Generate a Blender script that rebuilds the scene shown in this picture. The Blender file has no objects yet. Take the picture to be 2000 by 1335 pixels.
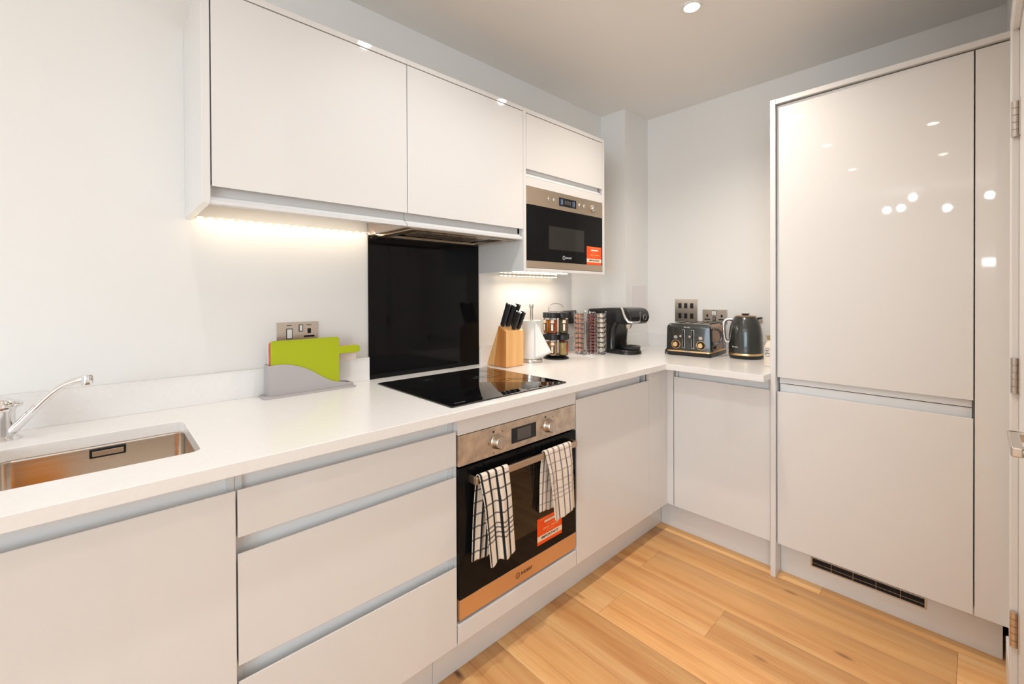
import bpy, bmesh, math, random
from mathutils import Vector, Matrix
random.seed(7)
PI = math.pi
SC = bpy.context.scene
COL = SC.collection

# ------------------------------------------------------------------ camera
f_, r_, u_ = (lambda y, p, r: (
    Vector((math.sin(y)*math.cos(p), math.cos(y)*math.cos(p), math.sin(p))),
    Vector((math.cos(y), -math.sin(y), 0.0)), r))(0.75393, -0.00608, -0.00439)
up0 = r_.cross(f_)
cr, sr = math.cos(u_), math.sin(u_)
R_ = r_*cr + up0*sr
U_ = up0*cr - r_*sr
cam_d = bpy.data.cameras.new('camera'); cam = bpy.data.objects.new('camera', cam_d); COL.objects.link(cam)
cam.matrix_world = Matrix(((R_.x, U_.x, -f_.x, -1.42334), (R_.y, U_.y, -f_.y, -1.77336), (R_.z, U_.z, -f_.z, 1.27204), (0, 0, 0, 1)))
cam_d.lens = 851.88*36/2000
cam_d.sensor_width = 36
cam_d.shift_x = -0.0014
cam_d.shift_y = -0.0438
cam_d.clip_start = 0.02
SC.camera = cam

# ------------------------------------------------------------------ world, exposure, large lights
SC.view_settings.view_transform = 'Standard'
SC.view_settings.look = 'None'
SC.view_settings.exposure = 0.13
SC.view_settings.gamma = 1.0
SC.view_settings.use_curve_mapping = False
W = bpy.data.worlds.new('world'); SC.world = W; W.use_nodes = True
bg = W.node_tree.nodes['Background']
bg.inputs[0].default_value = (0.75, 0.87, 1.0, 1); bg.inputs[1].default_value = 1.0

def area(name, loc, rot, sx, sy, power, col, spread=180):
    l = bpy.data.lights.new(name, 'AREA'); l.shape = 'RECTANGLE'; l.size = sx; l.size_y = sy
    l.energy = power; l.color = col; l.spread = math.radians(spread)
    o = bpy.data.objects.new(name, l); COL.objects.link(o); o.location = loc; o.rotation_euler = rot
    return o
# power (W) and colour of every light: two window fills, six downlights, two led strips
WIN = [(1, (0.9, 0.96, 1.0)), (83, (0.73, 0.89, 1.0))]
DOWN = [(78, (1.0, 0.885, 0.77)), (46, (0.95, 0.97, 0.98)), (13, (0.8, 0.9, 1.0)), (15, (1.0, 0.92, 0.93)), (18, (1.0, 0.70, 0.5)), (10, (1.0, 0.75, 0.6))]
LED = [(0.24, (1.0, 0.84, 0.64)), (1.25, (1.0, 0.86, 0.70))]
# daylight fill added at unseen living-room windows (behind and to the left of the camera)
area('window_fill', (-2.7, -4.82, 1.35), (PI/2, 0, 0), 2.6, 1.9, WIN[0][0], WIN[0][1])
area('side_window_fill', (-5.02, -3.2, 1.35), (PI/2, 0, -PI/2), 2.2, 1.9, WIN[1][0], WIN[1][1])

# ------------------------------------------------------------------ materials
def c(r, g, b):
    f = lambda v: (v/255/12.92 if v/255 <= .04045 else ((v/255+.055)/1.055)**2.4)
    return (f(r), f(g), f(b), 1)
def mat(name, col, rough=.5, metal=0.0, coat=0.0, bump=0.0, bscale=200, emit=None, estr=0, trans=0, var=0.0, vscale=6, ior=1.5, spec=.5):
    m = bpy.data.materials.new(name); m.use_nodes = True
    nt = m.node_tree; b = nt.nodes['Principled BSDF']
    b.inputs['Base Color'].default_value = col; b.inputs['Roughness'].default_value = rough
    b.inputs['Metallic'].default_value = metal; b.inputs['IOR'].default_value = ior
    b.inputs['Coat Weight'].default_value = coat; b.inputs['Coat Roughness'].default_value = .03
    b.inputs['Transmission Weight'].default_value = trans
    b.inputs['Specular IOR Level'].default_value = spec
    if emit: b.inputs['Emission Color'].default_value = emit; b.inputs['Emission Strength'].default_value = estr
    tc = nt.nodes.new('ShaderNodeTexCoord')
    if bump:
        n = nt.nodes.new('ShaderNodeTexNoise'); n.inputs['Scale'].default_value = bscale; n.inputs['Detail'].default_value = 3
        bp = nt.nodes.new('ShaderNodeBump'); bp.inputs['Strength'].default_value = bump; bp.inputs['Distance'].default_value = .002
        nt.links.new(tc.outputs['Object'], n.inputs['Vector']); nt.links.new(n.outputs[0], bp.inputs['Height']); nt.links.new(bp.outputs[0], b.inputs['Normal'])
    if var:
        n = nt.nodes.new('ShaderNodeTexNoise'); n.inputs['Scale'].default_value = vscale; n.inputs['Detail'].default_value = 4
        r = nt.nodes.new('ShaderNodeValToRGB')
        r.color_ramp.elements[0].position = .3; r.color_ramp.elements[1].position = .7
        r.color_ramp.elements[0].color = tuple(x*(1-var) for x in col[:3])+(1,); r.color_ramp.elements[1].color = col
        nt.links.new(tc.outputs['Object'], n.inputs['Vector']); nt.links.new(n.outputs[0], r.inputs[0]); nt.links.new(r.outputs[0], b.inputs['Base Color'])
    return m
def steel(name, col, rough, axis=0, streak=260, amt=.12):
    """brushed metal: fine grain stretched along one axis"""
    m = mat(name, col, rough, 1.0); nt = m.node_tree; b = nt.nodes['Principled BSDF']
    tc = nt.nodes.new('ShaderNodeTexCoord'); mp = nt.nodes.new('ShaderNodeMapping'); n = nt.nodes.new('ShaderNodeTexNoise')
    s = [streak]*3; s[axis] = 3; mp.inputs['Scale'].default_value = s; n.inputs['Scale'].default_value = 1; n.inputs['Detail'].default_value = 2
    r = nt.nodes.new('ShaderNodeMapRange'); r.inputs['To Min'].default_value = rough-amt*.5; r.inputs['To Max'].default_value = rough+amt
    nt.links.new(tc.outputs['Object'], mp.inputs[0]); nt.links.new(mp.outputs[0], n.inputs['Vector']); nt.links.new(n.outputs[0], r.inputs['Value']); nt.links.new(r.outputs[0], b.inputs['Roughness'])
    bp = nt.nodes.new('ShaderNodeBump'); bp.inputs['Strength'].default_value = .06; bp.inputs['Distance'].default_value = .001
    nt.links.new(n.outputs[0], bp.inputs['Height']); nt.links.new(bp.outputs[0], b.inputs['Normal'])
    return m
M = {}
M['wall'] = mat('wall_paint', (.88, .865, .84, 1), .6, bump=.05, bscale=350)
M['ceil'] = mat('ceiling_paint', (.90, .88, .85, 1), .7, bump=.04, bscale=300)
M['gloss'] = mat('gloss_white_lacquer', (.76, .745, .73, 1), .5, coat=1.0)
M['carc'] = mat('white_melamine', (.74, .73, .72, 1), .4)
M['rail'] = mat('satin_white_rail', (.86, .86, .86, 1), .35)
M['quartz'] = mat('white_quartz', (.86, .84, .82, 1), .22, var=.03, vscale=90)
M['blackglass'] = mat('black_glass', (.006, .006, .0065, 1), .02, spec=.14)
M['hobglass'] = mat('hob_ceramic_glass', (.004, .004, .0045, 1), .015, spec=.5)
M['steel'] = steel('brushed_steel', (.60, .49, .38, 1), .32, 0)
M['steelv'] = steel('brushed_steel_upright', (.60, .52, .45, 1), .3, 2)
M['sink'] = steel('sink_steel', (.90, .84, .77, 1), .20, 0, 180, .10)
M['chrome'] = mat('chrome', (.82, .82, .83, 1), .05, 1.0)
M['nickel'] = mat('satin_nickel', (.62, .57, .52, 1), .28, 1.0)
M['black'] = mat('black_plastic', (.012, .012, .013, 1), .35)
M['blackgloss'] = mat('gloss_black_plastic', (.008, .008, .009, 1), .28, coat=.25)
M['dark'] = mat('dark_recess', (.004, .004, .004, 1), .8)
M['white'] = mat('white_plastic', (.85, .84, .82, 1), .35)
M['paint'] = mat('white_satin_paint', (.84, .82, .80, 1), .4)
M['green'] = mat('lime_green_plastic', c(168, 178, 0), .45)
M['grey'] = mat('pale_grey_plastic', c(178, 172, 172), .5)
M['red'] = mat('coral_plastic', c(222, 120, 100), .45)
M['offwhite'] = mat('white_board_plastic', c(232, 215, 203), .45)
M['orange'] = mat('orange_paper', c(250, 84, 14), .5)
M['cream'] = mat('cream_print', c(246, 222, 196), .5)
M['peach'] = mat('peach_print', c(255, 150, 90), .5)
M['ink'] = mat('dark_ink', (.02, .02, .02, 1), .5)
M['whiteink'] = mat('white_ink', (.75, .75, .78, 1), .5)
M['greyink'] = mat('grey_ink', (.045, .045, .047, 1), .3)
M['hobtext'] = mat('hob_print', (.16, .16, .17, 1), .3)
M['zone'] = mat('hob_zone_print', (.014, .014, .015, 1), .03)
M['wrail'] = mat('satin_white_pull', (.72, .72, .72, 1), .4)
M['brownink'] = mat('brown_ink', c(70, 40, 20), .5)
M['slate'] = mat('slate_green_enamel', c(46, 48, 45), .25, coat=.6)
M['gold'] = mat('brushed_gold', c(244, 208, 156), .34, 1.0)
M['copper'] = mat('warm_steel', c(176, 142, 118), .3, 1.0)
M['paper'] = mat('kitchen_paper', (.86, .85, .83, 1), .9, bump=.2, bscale=120)
M['cork'] = mat('olive_stopper', c(176, 160, 118), .7, var=.3, vscale=120)
M['ceramic'] = mat('white_ceramic', c(238, 224, 210), .15, coat=.5)
M['blueprint'] = mat('blue_grey_print', c(140, 158, 172), .4, var=.5, vscale=160)
M['added_sponge'] = mat('yellow_sponge', c(240, 150, 8), .9, bump=.4, bscale=150)
M['lilac'] = mat('pale_lilac_plate', c(236, 230, 230), .4)
M['display'] = mat('display_black', (.01, .012, .016, 1), .1)
M['lcd'] = mat('lcd_grey', (.10, .09, .08, 1), .2)
M['lcdblue'] = mat('lcd_blue_digits', (.2, .3, .45, 1), .3, emit=(.35, .5, .8, 1), estr=.12)
M['lamp'] = mat('lit_lamp', (1, 1, 1, 1), .5, emit=(1.0, .86, .70, 1), estr=28)
M['led'] = mat('lit_led', (1, 1, 1, 1), .5, emit=(1.0, .80, .52, 1), estr=9)
M['bulb'] = mat('lit_bulb', (1, 1, 1, 1), .5, emit=(.95, .98, 1.0, 1), estr=40)
M['glass'] = mat('clear_glass', (1, 1, 1, 1), .0, trans=1.0, ior=1.45)
M['skyglass'] = mat('window_glass', (1, 1, 1, 1), .0, trans=1.0, ior=1.1)
M['alu'] = mat('white_led_profile', (.75, .72, .66, 1), .4)

def wood(name, dark, mid, light, axis=1, sx=22, knots=True, rough=.38, pershift=True, tone=.22):
    m = bpy.data.materials.new(name); m.use_nodes = True; nt = m.node_tree; b = nt.nodes['Principled BSDF']; L = nt.links.new
    tc = nt.nodes.new('ShaderNodeTexCoord'); oi = nt.nodes.new('ShaderNodeObjectInfo')
    vm = nt.nodes.new('ShaderNodeVectorMath'); vm.operation = 'MULTIPLY_ADD'
    cmb = nt.nodes.new('ShaderNodeCombineXYZ')
    for i in range(3): L(oi.outputs['Random'], cmb.inputs[i])
    L(cmb.outputs[0], vm.inputs[0]); vm.inputs[1].default_value = (37, 53, 11) if pershift else (0, 0, 0); L(tc.outputs['Object'], vm.inputs[2])
    mp = nt.nodes.new('ShaderNodeMapping'); s = [sx]*3; s[axis] = 1.3; mp.inputs['Scale'].default_value = s; L(vm.outputs[0], mp.inputs[0])
    wn = nt.nodes.new('ShaderNodeTexNoise'); wn.inputs['Scale'].default_value = 2.2; wn.inputs['Detail'].default_value = 2; L(vm.outputs[0], wn.inputs['Vector'])
    wv = nt.nodes.new('ShaderNodeVectorMath'); wv.operation = 'MULTIPLY_ADD'; L(wn.outputs['Color'], wv.inputs[0]); wv.inputs[1].default_value = (1.3, 1.3, 1.3); L(mp.outputs[0], wv.inputs[2])
    n1 = nt.nodes.new('ShaderNodeTexNoise'); n1.inputs['Scale'].default_value = .42; n1.inputs['Detail'].default_value = 7; n1.inputs['Roughness'].default_value = .62; L(wv.outputs[0], n1.inputs['Vector'])
    rp = nt.nodes.new('ShaderNodeValToRGB'); e = rp.color_ramp.elements
    e[0].position = .30; e[0].color = dark; e[1].position = .68; e[1].color = light; k = e.new(.48); k.color = mid
    L(n1.outputs[0], rp.inputs[0])
    # fine pores
    mp2 = nt.nodes.new('ShaderNodeMapping'); s2 = [sx*9]*3; s2[axis] = 5; mp2.inputs['Scale'].default_value = s2; L(vm.outputs[0], mp2.inputs[0])
    n2 = nt.nodes.new('ShaderNodeTexNoise'); n2.inputs['Scale'].default_value = 1; n2.inputs['Detail'].default_value = 2; L(mp2.outputs[0], n2.inputs['Vector'])
    r2 = nt.nodes.new('ShaderNodeMapRange'); r2.inputs['From Min'].default_value = .3; r2.inputs['From Max'].default_value = .55; r2.inputs['To Min'].default_value = .86; r2.inputs['To Max'].default_value = 1.0; L(n2.outputs[0], r2.inputs['Value'])
    mx = nt.nodes.new('ShaderNodeMix'); mx.data_type = 'RGBA'; mx.blend_type = 'MULTIPLY'; mx.inputs[0].default_value = 1; L(rp.outputs[0], mx.inputs[6]); L(r2.outputs[0], mx.inputs[7])
    out = mx.outputs[2]
    if knots:
        mp3 = nt.nodes.new('ShaderNodeMapping'); s3 = [9.5]*3; s3[axis] = 3.6; mp3.inputs['Scale'].default_value = s3; L(vm.outputs[0], mp3.inputs[0])
        vo = nt.nodes.new('ShaderNodeTexVoronoi'); vo.inputs['Scale'].default_value = 1; L(mp3.outputs[0], vo.inputs['Vector'])
        kr = nt.nodes.new('ShaderNodeValToRGB'); ke = kr.color_ramp.elements; ke[0].position = .03; ke[0].color = (.22, .15, .1, 1); ke[1].position = .14; ke[1].color = (1, 1, 1, 1)
        L(vo.outputs['Distance'], kr.inputs[0])
        gate = nt.nodes.new('ShaderNodeMath'); gate.operation = 'GREATER_THAN'; gate.inputs[1].default_value = .72
        sep = nt.nodes.new('ShaderNodeSeparateColor'); L(vo.outputs['Color'], sep.inputs[0]); L(sep.outputs[0], gate.inputs[0])
        mk = nt.nodes.new('ShaderNodeMix'); mk.data_type = 'RGBA'; mk.blend_type = 'MULTIPLY'; L(gate.outputs[0], mk.inputs[0]); L(out, mk.inputs[6]); L(kr.outputs[0], mk.inputs[7]); out = mk.outputs[2]
    hs = nt.nodes.new('ShaderNodeHueSaturation'); rr = nt.nodes.new('ShaderNodeMapRange'); rr.inputs['To Min'].default_value = 1-tone; rr.inputs['To Max'].default_value = 1+tone*.5
    L(oi.outputs['Random'], rr.inputs['Value']); L(rr.outputs[0], hs.inputs['Value']); L(out, hs.inputs['Color']); L(hs.outputs[0], b.inputs['Base Color'])
    b.inputs['Roughness'].default_value = rough
    bp = nt.nodes.new('ShaderNodeBump'); bp.inputs['Strength'].default_value = .12; bp.inputs['Distance'].default_value = .001; L(n2.outputs[0], bp.inputs['Height']); L(bp.outputs[0], b.inputs['Normal'])
    return m
M['oak'] = wood('honey_oak_plank', c(216, 148, 86), c(238, 180, 116), c(248, 202, 142), 1, 34)
M['block'] = wood('bamboo_block', c(226, 164, 98), c(238, 182, 116), c(246, 196, 134), 2, 60, False, .45, False, .0)
M['blockdark'] = wood('bamboo_block_dark', c(196, 118, 56), c(214, 140, 72), c(224, 158, 90), 2, 60, False, .45, False, .0)

# ------------------------------------------------------------------ mesh helpers
ORG = {}
class MB:
    def __init__(s): s.v = []; s.f = []
    def add(s, vs, fs):
        o = len(s.v); s.v += [tuple(v) for v in vs]; s.f += [tuple(o+i for i in f) for f in fs]; return s
    def box(s, x0, x1, y0, y1, z0, z1):
        return s.add([(x, y, z) for z in (z0, z1) for y in (y0, y1) for x in (x0, x1)], [(0, 2, 3, 1), (4, 5, 7, 6), (0, 1, 5, 4), (2, 6, 7, 3), (0, 4, 6, 2), (1, 3, 7, 5)])
    def prism(s, poly, axis, a, b):
        n = len(poly)
        def P(p, t): return {'x': (t, p[0], p[1]), 'y': (p[0], t, p[1]), 'z': (p[0], p[1], t)}[axis]
        return s.add([P(p, a) for p in poly]+[P(p, b) for p in poly], [tuple(range(n)), tuple(range(2*n-1, n-1, -1))]+[(i, (i+1) % n, n+(i+1) % n, n+i) for i in range(n)])
    def lathe(s, prof, cen=(0, 0, 0), seg=32, axis='z', cap=True):
        vs = []; fs = []; n = len(prof)
        for k in range(seg):
            a = 2*PI*k/seg; ca, sa = math.cos(a), math.sin(a)
            for r, h in prof:
                p = {'z': (r*ca, r*sa, h), 'y': (r*ca, h, r*sa), 'x': (h, r*ca, r*sa)}[axis]
                vs.append((cen[0]+p[0], cen[1]+p[1], cen[2]+p[2]))
        for k in range(seg):
            k2 = (k+1) % seg
            for i in range(n-1): fs.append((k*n+i, k2*n+i, k2*n+i+1, k*n+i+1))
        if cap:
            fs.append(tuple(k*n for k in range(seg))); fs.append(tuple(k*n+n-1 for k in range(seg)))
        return s.add(vs, fs)
    def cyl(s, p0, p1, r0, r1=None, seg=20):
        r1 = r0 if r1 is None else r1
        p0 = Vector(p0); p1 = Vector(p1); d = (p1-p0).normalized(); a = d.orthogonal().normalized(); b = d.cross(a)
        vs = [p+(a*math.cos(2*PI*k/seg)+b*math.sin(2*PI*k/seg))*r for p, r in ((p0, r0), (p1, r1)) for k in range(seg)]
        return s.add(vs, [tuple(range(seg)), tuple(range(seg, 2*seg))]+[(k, (k+1) % seg, seg+(k+1) % seg, seg+k) for k in range(seg)])
    def tube(s, pts, r, seg=10, closed=False, sy=1.0):
        pts = [Vector(p) for p in pts]; n = len(pts); vs = []; prev = None
        for i, p in enumerate(pts):
            d = ((pts[(i+1) % n] if (closed or i < n-1) else p)-(pts[i-1] if (closed or i > 0) else p)).normalized()
            if prev is None: a = d.orthogonal().normalized()
            else: a = (prev-d*prev.dot(d)).normalized()
            prev = a; b = d.cross(a); rr = r[i] if isinstance(r, (list, tuple)) else r
            vs += [p+a*math.cos(2*PI*k/seg)*rr+b*math.sin(2*PI*k/seg)*rr*sy for k in range(seg)]
        fs = [(i*seg+k, i*seg+(k+1) % seg, ((i+1) % n)*seg+(k+1) % seg, ((i+1) % n)*seg+k) for i in range(n if closed else n-1) for k in range(seg)]
        if not closed: fs += [tuple(range(seg)), tuple(range((n-1)*seg, n*seg))]
        return s.add(vs, fs)
    def loft(s, loops, cap0=True, cap1=True):
        n = len(loops[0]); vs = [p for l in loops for p in l]
        fs = [(i*n+k, i*n+(k+1) % n, (i+1)*n+(k+1) % n, (i+1)*n+k) for i in range(len(loops)-1) for k in range(n)]
        if cap0: fs.append(tuple(range(n)))
        if cap1: fs.append(tuple(range((len(loops)-1)*n, len(loops)*n)))
        return s.add(vs, fs)
    def build(s, name, m, parent=None, bevel=0, seg=2, angle=35, org=None, normals=True):
        o0 = Vector(ORG.get(parent.as_pointer(), (0, 0, 0))) if parent is not None else Vector(org or (0, 0, 0))
        me = bpy.data.meshes.new(name); me.from_pydata([tuple(Vector(v)-o0) for v in s.v], [], s.f); me.update()
        if normals:
            bm = bmesh.new(); bm.from_mesh(me); bmesh.ops.recalc_face_normals(bm, faces=bm.faces); bm.to_mesh(me); bm.free()
        ob = bpy.data.objects.new(name, me); COL.objects.link(ob); me.materials.append(M[m] if isinstance(m, str) else m)
        for p in me.polygons: p.use_smooth = True
        me.set_sharp_from_angle(angle=math.radians(angle))
        if parent is not None: ob.parent = parent
        else: ob.location = o0
        ORG[ob.as_pointer()] = tuple(o0)
        if bevel:
            bv = ob.modifiers.new('bevel', 'BEVEL'); bv.width = bevel; bv.segments = seg; bv.limit_method = 'ANGLE'; bv.angle_limit = math.radians(40); bv.harden_normals = True
        return ob
def B(*a): return MB().box(*a)
def thing(name, label, cat, loc=(0, 0, 0), rotz=0, group=None, local=False, kind=None):
    o = bpy.data.objects.new(name, None); COL.objects.link(o); o.location = loc; o.rotation_euler = (0, 0, rotz); o.empty_display_size = .05
    tag(o, label, cat, group, kind); ORG[o.as_pointer()] = (0, 0, 0) if local else tuple(loc); return o
def tag(o, label=None, cat=None, group=None, kind=None):
    if label: o['label'] = label
    if cat: o['category'] = cat
    if group: o['group'] = group
    if kind: o['kind'] = kind
    return o
def struct(o): o['kind'] = 'structure'; return o
def text(s, size, loc, rot, m, parent, name='lettering', ext=.0002, align='CENTER', sx=1.0, bold=0.0):
    cu = bpy.data.curves.new(name, 'FONT'); cu.body = s; cu.size = size; cu.extrude = ext; cu.align_x = align; cu.align_y = 'CENTER'; cu.offset = bold; cu.resolution_u = 3
    tmp = bpy.data.objects.new('tmp', cu); COL.objects.link(tmp); dg = bpy.context.evaluated_depsgraph_get(); dg.update()
    me = bpy.data.meshes.new_from_object(tmp.evaluated_get(dg)); bpy.data.objects.remove(tmp)
    me.materials.clear(); me.materials.append(M[m]); o = bpy.data.objects.new(name, me); COL.objects.link(o); o.parent = parent
    o.location = Vector(loc)-Vector(ORG[parent.as_pointer()]); o.rotation_euler = rot; o.scale = (sx, 1, 1); return o
def rrect(x0, x1, y0, y1, r, n=6):
    out = []
    for cx, cy, a0 in ((x1-r, y1-r, 0), (x0+r, y1-r, PI/2), (x0+r, y0+r, PI), (x1-r, y0+r, 1.5*PI)):
        out += [(cx+r*math.cos(a0+PI/2*k/n), cy+r*math.sin(a0+PI/2*k/n)) for k in range(n+1)]
    return out
def plate(outer, holes, z0, z1, name, m, parent, bevel=0, org=None, flip=None):
    bm = bmesh.new(); edges = []
    for lp in [outer]+holes:
        vs = [bm.verts.new((x, y, z0)) for x, y in lp]
        edges += [bm.edges.new((vs[i], vs[(i+1) % len(vs)])) for i in range(len(vs))]
    g = bmesh.ops.triangle_fill(bm, use_beauty=True, edges=edges); bm.normal_update()
    fs = [f for f in bm.faces]
    e = bmesh.ops.extrude_face_region(bm, geom=fs)
    bmesh.ops.translate(bm, vec=(0, 0, z1-z0), verts=[v for v in e['geom'] if isinstance(v, bmesh.types.BMVert)])
    bmesh.ops.dissolve_limit(bm, angle_limit=.01, verts=bm.verts, edges=bm.edges)
    mb = MB(); bm.verts.index_update(); mb.add([v.co for v in bm.verts], [[v.index for v in f.verts] for f in bm.faces]); bm.free()
    if flip: mb.v = [flip(v) for v in mb.v]
    return mb.build(name, m, parent, bevel=bevel, org=org)

# ------------------------------------------------------------------ key dimensions (metres)
ZC = 2.485; XB = 1.359; D = .6335; WF = .6804; ZW = .9127; TW = .0294; ZD = .8342; ZP = .1476; DP = .5653
XI = .7743; XIP = .8354; XW = .6755; XT = .7778; U = .3399; YC = -1.853
# ------------------------------------------------------------------ setting
XL, YF = -5.1, -4.95
struct(B(XL, XB+.12, 0, .12, 0, ZC).build('wall_back', 'wall'))
struct(B(XB, XB+.12, YC, 0, 0, ZC).build('wall_right', 'wall'))
struct(B(1.074, XB, -.1888, 0, ZW, ZC).build('wall_corner', 'wall'))
wf = struct(MB().box(.458, XB+.12, YC-.12, YC, 0, ZC).box(-.60, -.372, YC-.12, YC, 0, ZC).box(-.372, .458, YC-.12, YC, 2.03, ZC).build('wall_front', 'wall'))
struct(B(-.60, -.48, YF, YC-.12, 0, ZC).build('wall_side', 'wall'))
struct(MB().box(XL-.12, XL, -2.05, .12, 0, ZC).box(XL-.12, XL, YF, -4.35, 0, ZC).box(XL-.12, XL, -4.35, -2.05, 0, .4).box(XL-.12, XL, -4.35, -2.05, 2.3, ZC).build('wall_left', 'wall'))
struct(MB().box(XL, -4.0, YF-.12, YF, 0, ZC).box(-1.4, -.48, YF-.12, YF, 0, ZC).box(-4.0, -1.4, YF-.12, YF, 0, .4).box(-4.0, -1.4, YF-.12, YF, 2.3, ZC).build('wall_far', 'wall'))
struct(B(XL-.12, XB+.12, YF-.12, .12, ZC, ZC+.1).build('ceiling', 'ceil'))
def window(n, x0, x1, axis):
    mk = lambda a, b, z0, z1, t0, t1: (B(a, b, YF-.08+t0, YF-.08+t1, z0, z1) if axis == 'x' else B(XL-.08+t0, XL-.08+t1, a, b, z0, z1))
    fr = MB(); t = .06
    for a, b, z0, z1 in ((x0, x0+t, .4, 2.3), (x1-t, x1, .4, 2.3), ((x0+x1)/2-t/2, (x0+x1)/2+t/2, .46, 2.24), (x0+t, x1-t, .4, .46), (x0+t, x1-t, 2.24, 2.3)):
        q = mk(a, b, z0, z1, 0, .06); fr.add(q.v, q.f)
    w = struct(fr.build('window_%d' % n, 'paint'))
    mk(x0+t, (x0+x1)/2-t/2, .46, 2.24, .025, .035).build('pane', 'skyglass', w); mk((x0+x1)/2+t/2, x1-t, .46, 2.24, .025, .035).build('pane', 'skyglass', w)
window(1, -4.0, -1.4, 'x'); window(2, -4.35, -2.05, 'y')  # unseen windows, placed where the added fill lights stand
# floor: every plank is a part
floor = struct(B(XL-.12, XB+.12, YF-.12, .12, -.06, -.011).build('floor', mat('plank_core', c(120, 78, 40), .8)))
PWD, PLN = .1925, 1.29
known = {0: -1.08, 1: -.6975, 2: -1.727}
meshes = {}
i0 = int(math.floor((XL-.387+PWD)/PWD))
for k in range(i0-1, 5):
    x0 = .387+PWD*(k-1); x1 = x0+PWD
    x0 = max(x0, XL); x1 = min(x1, 1.0)
    if x1-x0 < .01: continue
    y = known.get(k, random.uniform(-1.8, -.5))
    while y < 0: y += PLN
    while y > YF:
        ya, yb = max(y-PLN, YF), min(y, -.02); y -= PLN
        if yb-ya < .03: continue
        key = (round(x1-x0, 3), round(yb-ya, 3))
        cx, cy = (x0+x1)/2, (ya+yb)/2
        if key not in meshes:
            g = .00035; hx, hy = (x1-x0)/2-g, (yb-ya)/2-g; bq = .0008
            lo = [[(sx*(hx-e), sy*(hy-e), z) for sx, sy in ((-1, -1), (1, -1), (1, 1), (-1, 1))] for z, e in ((-.011, 0), (-bq*.6, 0), (0, bq))]
            ob = MB().loft(lo).build('plank', 'oak', floor); meshes[key] = ob.data
        else:
            ob = bpy.data.objects.new('plank', meshes[key]); COL.objects.link(ob); ob.parent = floor
        ob.location = (cx, cy, 0)
# internal door at the right edge: frame, leaf, hinges, lever
dr = struct(B(-.342, .440, YC-.040, YC, .008, 2.0).build('door_1', 'paint', bevel=.002))
fr = MB()
fr.box(.443, .458, YC-.12, YC+.0005, 0, 2.018).box(-.372, -.345, YC-.12, YC+.0005, 0, 2.018).box(-.372, .458, YC-.12, YC+.0005, 2.003, 2.03)
fr.build('lining', 'paint', dr)
ar = MB(); ar.box(.450, .518, YC, YC+.016, 0, 2.07).box(-.412, -.352, YC, YC+.016, 0, 2.07).box(-.352, .450, YC, YC+.016, 2.01, 2.07)
ar.build('architrave', 'paint', dr, bevel=.003)
for zt in (1.806, 1.088, .373):
    h = MB(); hx, hy = .440, YC+.0088
    for q in range(5): h.cyl((hx, hy, zt-.1+q*.02+.0006), (hx, hy, zt-.1+(q+1)*.02-.0006), .0084, seg=16)
    h.cyl((hx, hy, zt-.1), (hx, hy, zt), .004, seg=10)
    hg = h.build('hinge', 'nickel', dr)
    MB().box(hx-.03, hx, YC+.0003, YC+.0022, zt-.1, zt).build('hinge_leaf', 'nickel', hg)
hd = MB().lathe([(.0, 0), (.026, 0), (.026, .008), (.0, .0085)], (-.285, YC, 1.0), 28, 'y')
hd.cyl((-.285, YC+.006, 1.0), (-.285, YC+.036, 1.0), .009)
hd.build('handle_rose', 'nickel', dr)
MB().box(-.295, -.165, YC+.026, YC+.041, .991, 1.009).box(-.176, -.160, YC+.010, YC+.041, .991, 1.009).build('lever_handle', 'nickel', dr, bevel=.003)
MB().box(-.300, -.268, YC, YC+.008, .925, .95).build('keyhole_cover', 'nickel', dr, bevel=.002)
struct(MB().box(.518, .78, YC, YC+.014, 0, .12).build('baseboard_front', 'paint', bevel=.003))
struct(MB().box(-.60, -.412, YC, YC+.014, 0, .12).build('baseboard_side', 'paint', bevel=.003))

# ------------------------------------------------------------------ ceiling downlights
spots = [('in the ceiling above the corner worktop', .396, -.944), ('over the oven', -.500, -.926), ('over the sink end of the worktop', -1.352, -.926), ('beyond the sink towards the left wall', -2.378, -.93),
         ('in the second row behind the camera', -1.354, -1.551), ('in the second row near the left wall', -2.378, -1.563)]
for si, (pos, x, y) in enumerate(spots):
    t = thing('ceiling_downlight', 'round recessed warm white downlight ' + pos, 'ceiling light', (x, y, ZC), group='recessed downlights')
    MB().lathe([(.030, -.0005), (.044, -.0005), (.044, -.003), (.041, -.006), (.032, -.006), (.030, -.004)], (x, y, ZC), 36, cap=False).add([], []).build('bezel', 'white', t)
    MB().lathe([(.0, -.0012), (.030, -.0012), (.030, -.0042), (.0, -.0048)], (x, y, ZC), 28).build('lamp', 'lamp', t)
    l = bpy.data.lights.new('downlight_beam', 'SPOT'); l.energy, l.color = DOWN[si]; l.spot_size = math.radians(142); l.spot_blend = 1.0; l.shadow_soft_size = .022
    o = bpy.data.objects.new('downlight_beam', l); COL.objects.link(o); o.location = (x, y, ZC-.006)
sm = thing('smoke_detector', 'white round smoke detector on the ceiling, mirrored in the tall door', 'smoke detector', (-1.027, -1.288, ZC))
MB().lathe([(0, 0), (.055, 0), (.055, -.012), (.050, -.014)], (-1.027, -1.288, ZC), 32).build('base', 'white', sm)
MB().lathe([(.047, -.014), (.047, -.03), (.038, -.04), (0, -.042)], (-1.027, -1.288, ZC), 32).build('cover', 'white', sm)
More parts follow.
